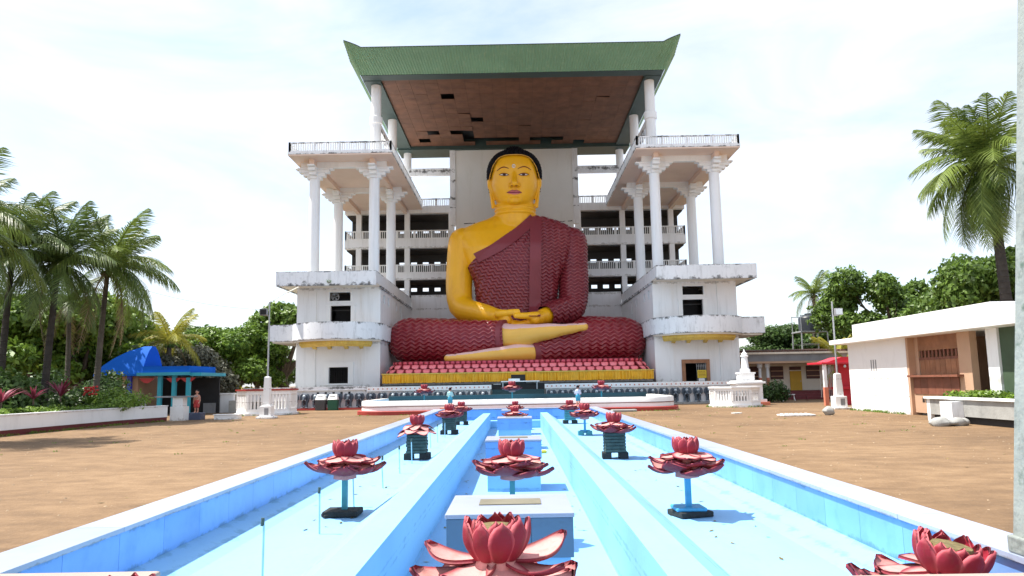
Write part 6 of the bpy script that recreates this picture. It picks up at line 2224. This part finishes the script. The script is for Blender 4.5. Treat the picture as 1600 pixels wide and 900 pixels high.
# ---------------- palms
def frond_mesh(name, L_, droop, leaflet, n, seed, material, stiff=.35, curl_out=.0):
    """arching rachis along +x with hanging leaflets both sides"""
    rg = np.random.default_rng(seed)
    pts = []
    for i in range(n+1):
        u = i/n
        pts.append(np.array([L_*(u-.16*u*u*droop), 0, L_*(stiff*u-droop*.62*u*u)]))
    m = MB()
    m.tube([tuple(p) for p in pts[::3]], [.045*(1-.8*k_/(len(pts[::3]))) for k_ in range(len(pts[::3]))], 5)
    for i in range(3, n+1):
        u = i/n
        d = pts[i]-pts[i-1]; d = d/np.linalg.norm(d)
        ll = leaflet*(math.sin(math.pi*min(.97, .12+.86*u))**.7)*(.85+.3*rg.random())
        for s in (-1, 1):
            out = np.array([(.55+.3*rg.random())*d[0], s*(.85-.25*u), .55*d[2]-.15+.25*(rg.random()-.5)])
            out = out/np.linalg.norm(out)
            hang = np.array([0, 0, -1.0])*(.25+.75*u+.55*rg.random())
            p0 = pts[i]; p1 = p0+out*ll*.5+hang*ll*.12; p2 = p0+out*ll*.85+hang*ll*.45
            w_ = d*.017*(1+.5*rg.random())
            m.add([p0-w_, p0+w_, p1+w_*1.1, p1-w_*1.1, p2], [(0, 1, 2, 3), (3, 2, 4)])
    return m.mesh(name, material, False, recalc=False)
FR = {k_: [frond_mesh('frond', L_, d_, lf, 66, 50+i, M[k_], st) for i, (L_, d_, lf, st) in enumerate(((3.6, .6, 1.15, .55), (3.8, 1.0, 1.3, .42), (3.4, 1.35, 1.25, .22)))] for k_ in ('frond', 'frond_y', 'frond_dark')}
FR['frond_dry'] = [frond_mesh('frond', 3.0, 1.6, .8, 36, 77, M['frond_dry'], -.2)]*3
def palm(x, y, label, h, nf, sc, kind='frond', lean=(0, 0), tr=.20, seed=1, up=1.1, low=-.5, dry=0, name='palm_tree', group=None, bias=None, bark='palm_bark'):
    r = thing(name, label, 'palm', (x, y, 0), group)
    rg = random.Random(seed)
    n = 8
    pts = [(lean[0]*(i/n)**1.6, lean[1]*(i/n)**1.6, -.1+h*i/n) for i in range(n+1)]
    t = MB().tube(pts, [tr*(1.35-.5*i/n) if i else tr*1.7 for i in range(n+1)], 12)
    for i in range(int(h/.35)):
        z = .3+i*.35
        u = z/h
        if u > .97: break
        c = (lean[0]*u**1.6, lean[1]*u**1.6, z)
        t.lathe([(tr*(1.35-.5*u)*1.0, 0), (tr*(1.35-.5*u)*1.10, .03), (tr*(1.35-.5*u)*1.0, .08)], c, 12, caps=False)
    inst('trunk', t.mesh('trunk', M[bark], True), r)
    top = pts[-1]
    for i in range(nf):
        a = i*2.399963+rg.uniform(-.2, .2)
        if bias is not None and math.cos(a-bias) < -.35 and rg.random() < .6: a = bias+rg.uniform(-1, 1)
        u = i/(nf-1)
        el = up+(low-up)*u
        k_ = min(2, int(u*3))
        kk = 'frond_dry' if i >= nf-dry else kind
        s = sc*rg.uniform(.85, 1.1)
        inst('frond', FR[kk][k_], r, top, (rg.uniform(-.25, .25), -el*.62, a), (s, s, s))
    m = MB()
    for i in range(6):
        a = i*1.05
        ellipsoid(m, (top[0]+.28*math.cos(a), top[1]+.28*math.sin(a), top[2]-.3), (.15, .15, .18), 8, 6)
    m.tube([(top[0], top[1], top[2]-.5), (top[0], top[1], top[2]+.5)], [tr*.9, tr*.35], 10)
    inst('crown_shaft', m.mesh('crown_shaft', M['leaf_a'], True), r)
    return r
def P_(px, Y): return float(at(px, 560, Y)[0])
palm(P_(72, 40), 40, 'tall palm with dark straight trunk in the left planter', 8.8, 26, 1.12, 'frond_dark', (.3, .1), .16, 1, 1.5, -.7, 1, group='tall palms in the left planter', bark='bark_dark')
palm(P_(152, 42.5), 42.5, 'palm with long drooping fronds left of the blue roof', 9.0, 26, 1.15, 'frond', (.35, 0), .14, 2, 1.45, -.75, 3, group='tall palms in the left planter', bias=0.2)
palm(P_(2, 39), 39, 'palm crown half cut by the left frame edge', 9.6, 24, 1.15, 'frond_dark', (.1, .2), .15, 3, 1.3, -.5, 0, group='tall palms in the left planter', bark='bark_dark')
palm(P_(108, 47), 47, 'slimmer palm standing between the two taller palms', 7.6, 16, .85, 'frond_dark', (-.2, 0), .13, 4, 1.3, -.5, 2, group='tall palms in the left planter')
palm(-21.6, 27.2, 'palm mostly outside the left frame edge, fronds over the plaza', 8.2, 24, 1.1, 'frond_dark', (.2, .1), .2, 11, 1.3, -.4, 0, group='tall palms in the left planter', bark='bark_dark')
palm(P_(262, 57.5), 57.5, 'yellow-green coconut palm above the blue pavilion', 5.6, 18, .9, 'frond_y', (.1, 0), .2, 5, 1.3, -.35, 2)
palm(P_(1272, 82), 82, 'coconut palm on the skyline right of the tower', 11.2, 20, .92, 'frond', (.5, 0), .17, 6, 1.3, -.7, 5)
palm(P_(1584, 44), 44, 'big dark palm with heavy drooping fronds by the right edge', 14.6, 46, 1.42, 'frond', (-.35, 0), .27, 7, 1.4, -1.5, 0, bias=math.pi, bark='bark_dark')
palm(P_(1310, 70), 70, 'low yellow-green palm behind the right floodlight post', 3.6, 14, .95, 'frond_y', (.1, 0), .14, 8, 1.3, -.2, 0)
palm(P_(1325, 62), 62, 'short palm leaning over the red kiosk roof', 2.6, 12, .8, 'frond_y', (.1, 0), .12, 9, 1.3, 0, 0)

# ---------------- shrubs and planter plants
def shrub(name, label, x, y, z, blobs, leaf, size, per, seed, cat='shrub', group=None, up=.5):
    r = thing(name, label, cat, (x, y, z), group)
    rng = np.random.default_rng(seed)
    C, U, V = leaf_cloud(blobs, per, size, rng, up, shell=.35)
    inst('foliage', quads_mesh('foliage', C, U, V, M[leaf]), r)
    t = MB()
    for c, rr in blobs[:6]:
        t.tube([(0, 0, -.05), (c[0]*.5, c[1]*.5, c[2]*.5), c], [.035, .025, .01], 5)
    inst('stem', t.mesh('stem', M['bark']), r)
    return r
shrub('round_bush', 'dark green rounded bush beside the white monument', 20.0, 58.5, 0, [((-.7, 0, .8), (.8, .8, .75)), ((.4, 0, .95), (.9, .8, .85)), ((1.0, .2, .6), (.7, .7, .6)), ((-.2, -.4, .5), (.9, .7, .5))], 'leaf_b', .11, 900, 31)
shrub('croton_bush', 'yellow-leaved croton bush left of the octagonal balustrade', -23.0, 62, .9, [((0, 0, .5), (1.1, .8, .6)), ((-1.1, 0, .4), (.8, .7, .5)), ((1.0, .2, .4), (.8, .7, .5))], 'leaf_yellow', .16, 420, 32)
shrub('planter_bush', 'bright green bush at the pillar end of the left planter', -21.6, 41.6, .7, [((.2, 0, .55), (.9, 1.2, .5)), ((-.9, .3, .75), (.9, 1.0, .6)), ((.3, -1.6, .4), (.7, 1.0, .4)), ((-1.8, .5, .55), (.9, .9, .5))], 'leaf_c', .085, 1100, 33)
# ground cover along the planter wall: nobody could count it
rng = np.random.default_rng(40)
bl = []
for i in range(70):
    u = rng.random()
    y = 24+u*17.5
    xw = np.interp(y, [p[1] for p in LP], [p[0] for p in LP])
    bl.append(((xw-.35-rng.random()*1.3, y, .84+rng.random()*.12), (.5, .6, .22)))
C, U, V = leaf_cloud(bl, 1100, .085, rng, .7, shell=.2)
gc = bpy.data.objects.new('ground_cover', quads_mesh('ground_cover', C, U, V, M['leaf_c'])); COL.objects.link(gc)
tag(gc, 'bright green low ground cover along the left planter wall', 'ground cover', kind='stuff')
bl = []
for i in range(26):
    bl.append(((18.0+rng.random()*1.1, 24.5+rng.random()*6.6, 1.0+rng.random()*.1), (.4, .5, .2)))
C, U, V = leaf_cloud(bl, 1000, .075, rng, .7, shell=.2)
gc = bpy.data.objects.new('ground_cover', quads_mesh('ground_cover', C, U, V, M['leaf_c'])); COL.objects.link(gc)
tag(gc, 'bright green leaves filling the planter before the shop', 'ground cover', kind='stuff')
# dark undergrowth mass behind the ground cover
bl = []
for i in range(95):
    y = 25+rng.random()*21
    bl.append(((-24.4-rng.random()*5.5, y, .9+rng.random()*1.6), (.9, .9, .75)))
C, U, V = leaf_cloud(bl, 330, .15, rng, .4, shell=.3)
ug = bpy.data.objects.new('undergrowth', quads_mesh('undergrowth', C, U, V, M['leaf_b'])); COL.objects.link(ug)
tag(ug, 'dense dark undergrowth behind the left planter wall', 'undergrowth', kind='stuff')
# strap-leaved maroon cordylines and a red flowering plant in the planter
def strap(name, label, x, y, z, n, ln, leaf, seed, group=None, w=.05):
    r = thing(name, label, 'plant', (x, y, z), group)
    rg = random.Random(seed)
    for i in range(n):
        a = rg.uniform(0, 6.28); e_ = rg.uniform(.15, .8); l_ = ln*rg.uniform(.7, 1.15)
        dx, dy = math.cos(a), math.sin(a)
        pts = []
        for k_ in range(6):
            u = k_/5
            pts.append(Vector((dx*l_*(u*math.sin(e_)+.25*u*u), dy*l_*(u*math.sin(e_)+.25*u*u), l_*(u*math.cos(e_)-.25*u*u))))
        sd = Vector((-dy, dx, 0))
        vs = []
        for k_, p in enumerate(pts):
            ww = w*math.sin(math.pi*(.12+.86*k_/5))
            vs += [p-sd*ww, p+sd*ww]
        m = MB().add([tuple(q) for q in vs], [(2*k_, 2*k_+1, 2*k_+3, 2*k_+2) for k_ in range(5)])
        inst('leaf', m.mesh('leaf', M[leaf], recalc=False), r)
    m = MB().tube([(0, 0, -.25), (0, 0, .12)], [.05, .04], 6)
    inst('stem', m.mesh('stem', M['bark']), r)
    return r
strap('cordyline', 'maroon strap-leaved plant at the far left of the planter', -23.2, 33.5, 1.35, 26, 1.1, 'cordyline', 1, 'maroon planter plants')
strap('cordyline', 'maroon strap-leaved plant below the dark palm trunk', -23.6, 38.5, 1.55, 30, 1.25, 'cordyline', 2, 'maroon planter plants')
strap('cordyline', 'smaller maroon plant between the two larger ones', -23.5, 36.2, 1.45, 18, .9, 'cordyline', 3, 'maroon planter plants')
fl_ = strap('flowering_plant', 'leafy plant with red flower heads in the left planter', -22.9, 39.9, 1.05, 16, .9, 'leaf_a', 4)
m = MB()
rg = random.Random(3)
for i in range(26):
    p = Vector((rg.uniform(-.35, .35), rg.uniform(-.2, .2), .75+rg.uniform(-.2, .25)))
    ellipsoid(m, p, (.07, .07, .06), 7, 5)
inst('flower_head', m.mesh('flower_head', M['red_flower'], True), fl_)
# round topiary-like bush behind the flowers
shrub('clipped_bush', 'rounded dull green clipped bush before the blue pavilion', -24.9, 44.5, 0, [((0, 0, 1.2), (1.7, 1.6, 1.3))], 'leaf_b', .09, 1500, 36)
# tufts on the roof ledge
shrub('ledge_weed', 'small green weed growing from the left tower parapet', float(at(514, 440, 58.9)[0]), 58.93, 10.15, [((0, 0, .1), (.25, .1, .14))], 'leaf_a', .05, 1500, 37, 'weed')

# weeds and grass tufts along the feet of walls
rng = np.random.default_rng(55)
wd = MB()
def tuft_at(x, y, h):
    for i in range(7):
        a = rng.random()*6.28; l = h*(.5+.7*rng.random()); lean = .25+.5*rng.random()
        dx, dy = math.cos(a), math.sin(a)
        w_ = .012+.01*rng.random()
        p = (x+rng.normal()*.05, y+rng.normal()*.05)
        wd.add([(p[0]-dy*w_, p[1]+dx*w_, 0), (p[0]+dy*w_, p[1]-dx*w_, 0), (p[0]+dx*l*lean*.5, p[1]+dy*l*lean*.5, l*.6), (p[0]+dx*l*lean, p[1]+dy*l*lean, l*.85)], [(0, 1, 2), (0, 2, 3)])
for i in range(120):
    y = 24+rng.random()*19
    tuft_at(float(np.interp(y, [p[1] for p in LP], [p[0] for p in LP]))+.14+abs(rng.normal())*.12, y, .14)
for i in range(60):
    tuft_at(19.15-abs(rng.normal())*.12, 36.3+rng.random()*6.3, .16)
for i in range(70):
    tuft_at(rng.uniform(-10, 10.2), 45.9-abs(rng.normal())*.08, .10)
for sx in (-1, 1):
    for i in range(150):
        tuft_at(sx*(4.94+abs(rng.normal())*.10), rng.uniform(9, 44), .09)
for i in range(90):
    x = rng.uniform(-19, 18)
    if abs(x) > 5.6: tuft_at(x, rng.uniform(20, 46), .07)
for c in ((-16.9, 50.6, 2.15), (14.9, 50.6, 1.85)):
    for i in range(40):
        a = rng.random()*6.28; tuft_at(c[0]+c[2]*math.cos(a), c[1]+c[2]*math.sin(a), .15)
tag(wd.build('weeds', M['leaf_c'], recalc=False), 'thin weeds and grass tufts along the feet of the walls', kind='stuff')

# overhead wire
ow = thing('overhead_wire', 'thin overhead wire crossing the sky left of the tower', 'wire', tuple(at(238, 448, 70)))
p0, p1 = at(150, 430, 66), at(452, 486, 72)
pts = [tuple(p0+(p1-p0)*t-np.array([0, 0, .8*math.sin(math.pi*t)])) for t in np.linspace(0, 1, 14)]
MB().tube(pts, .018, 5).build('cable', M['concrete'], ow)
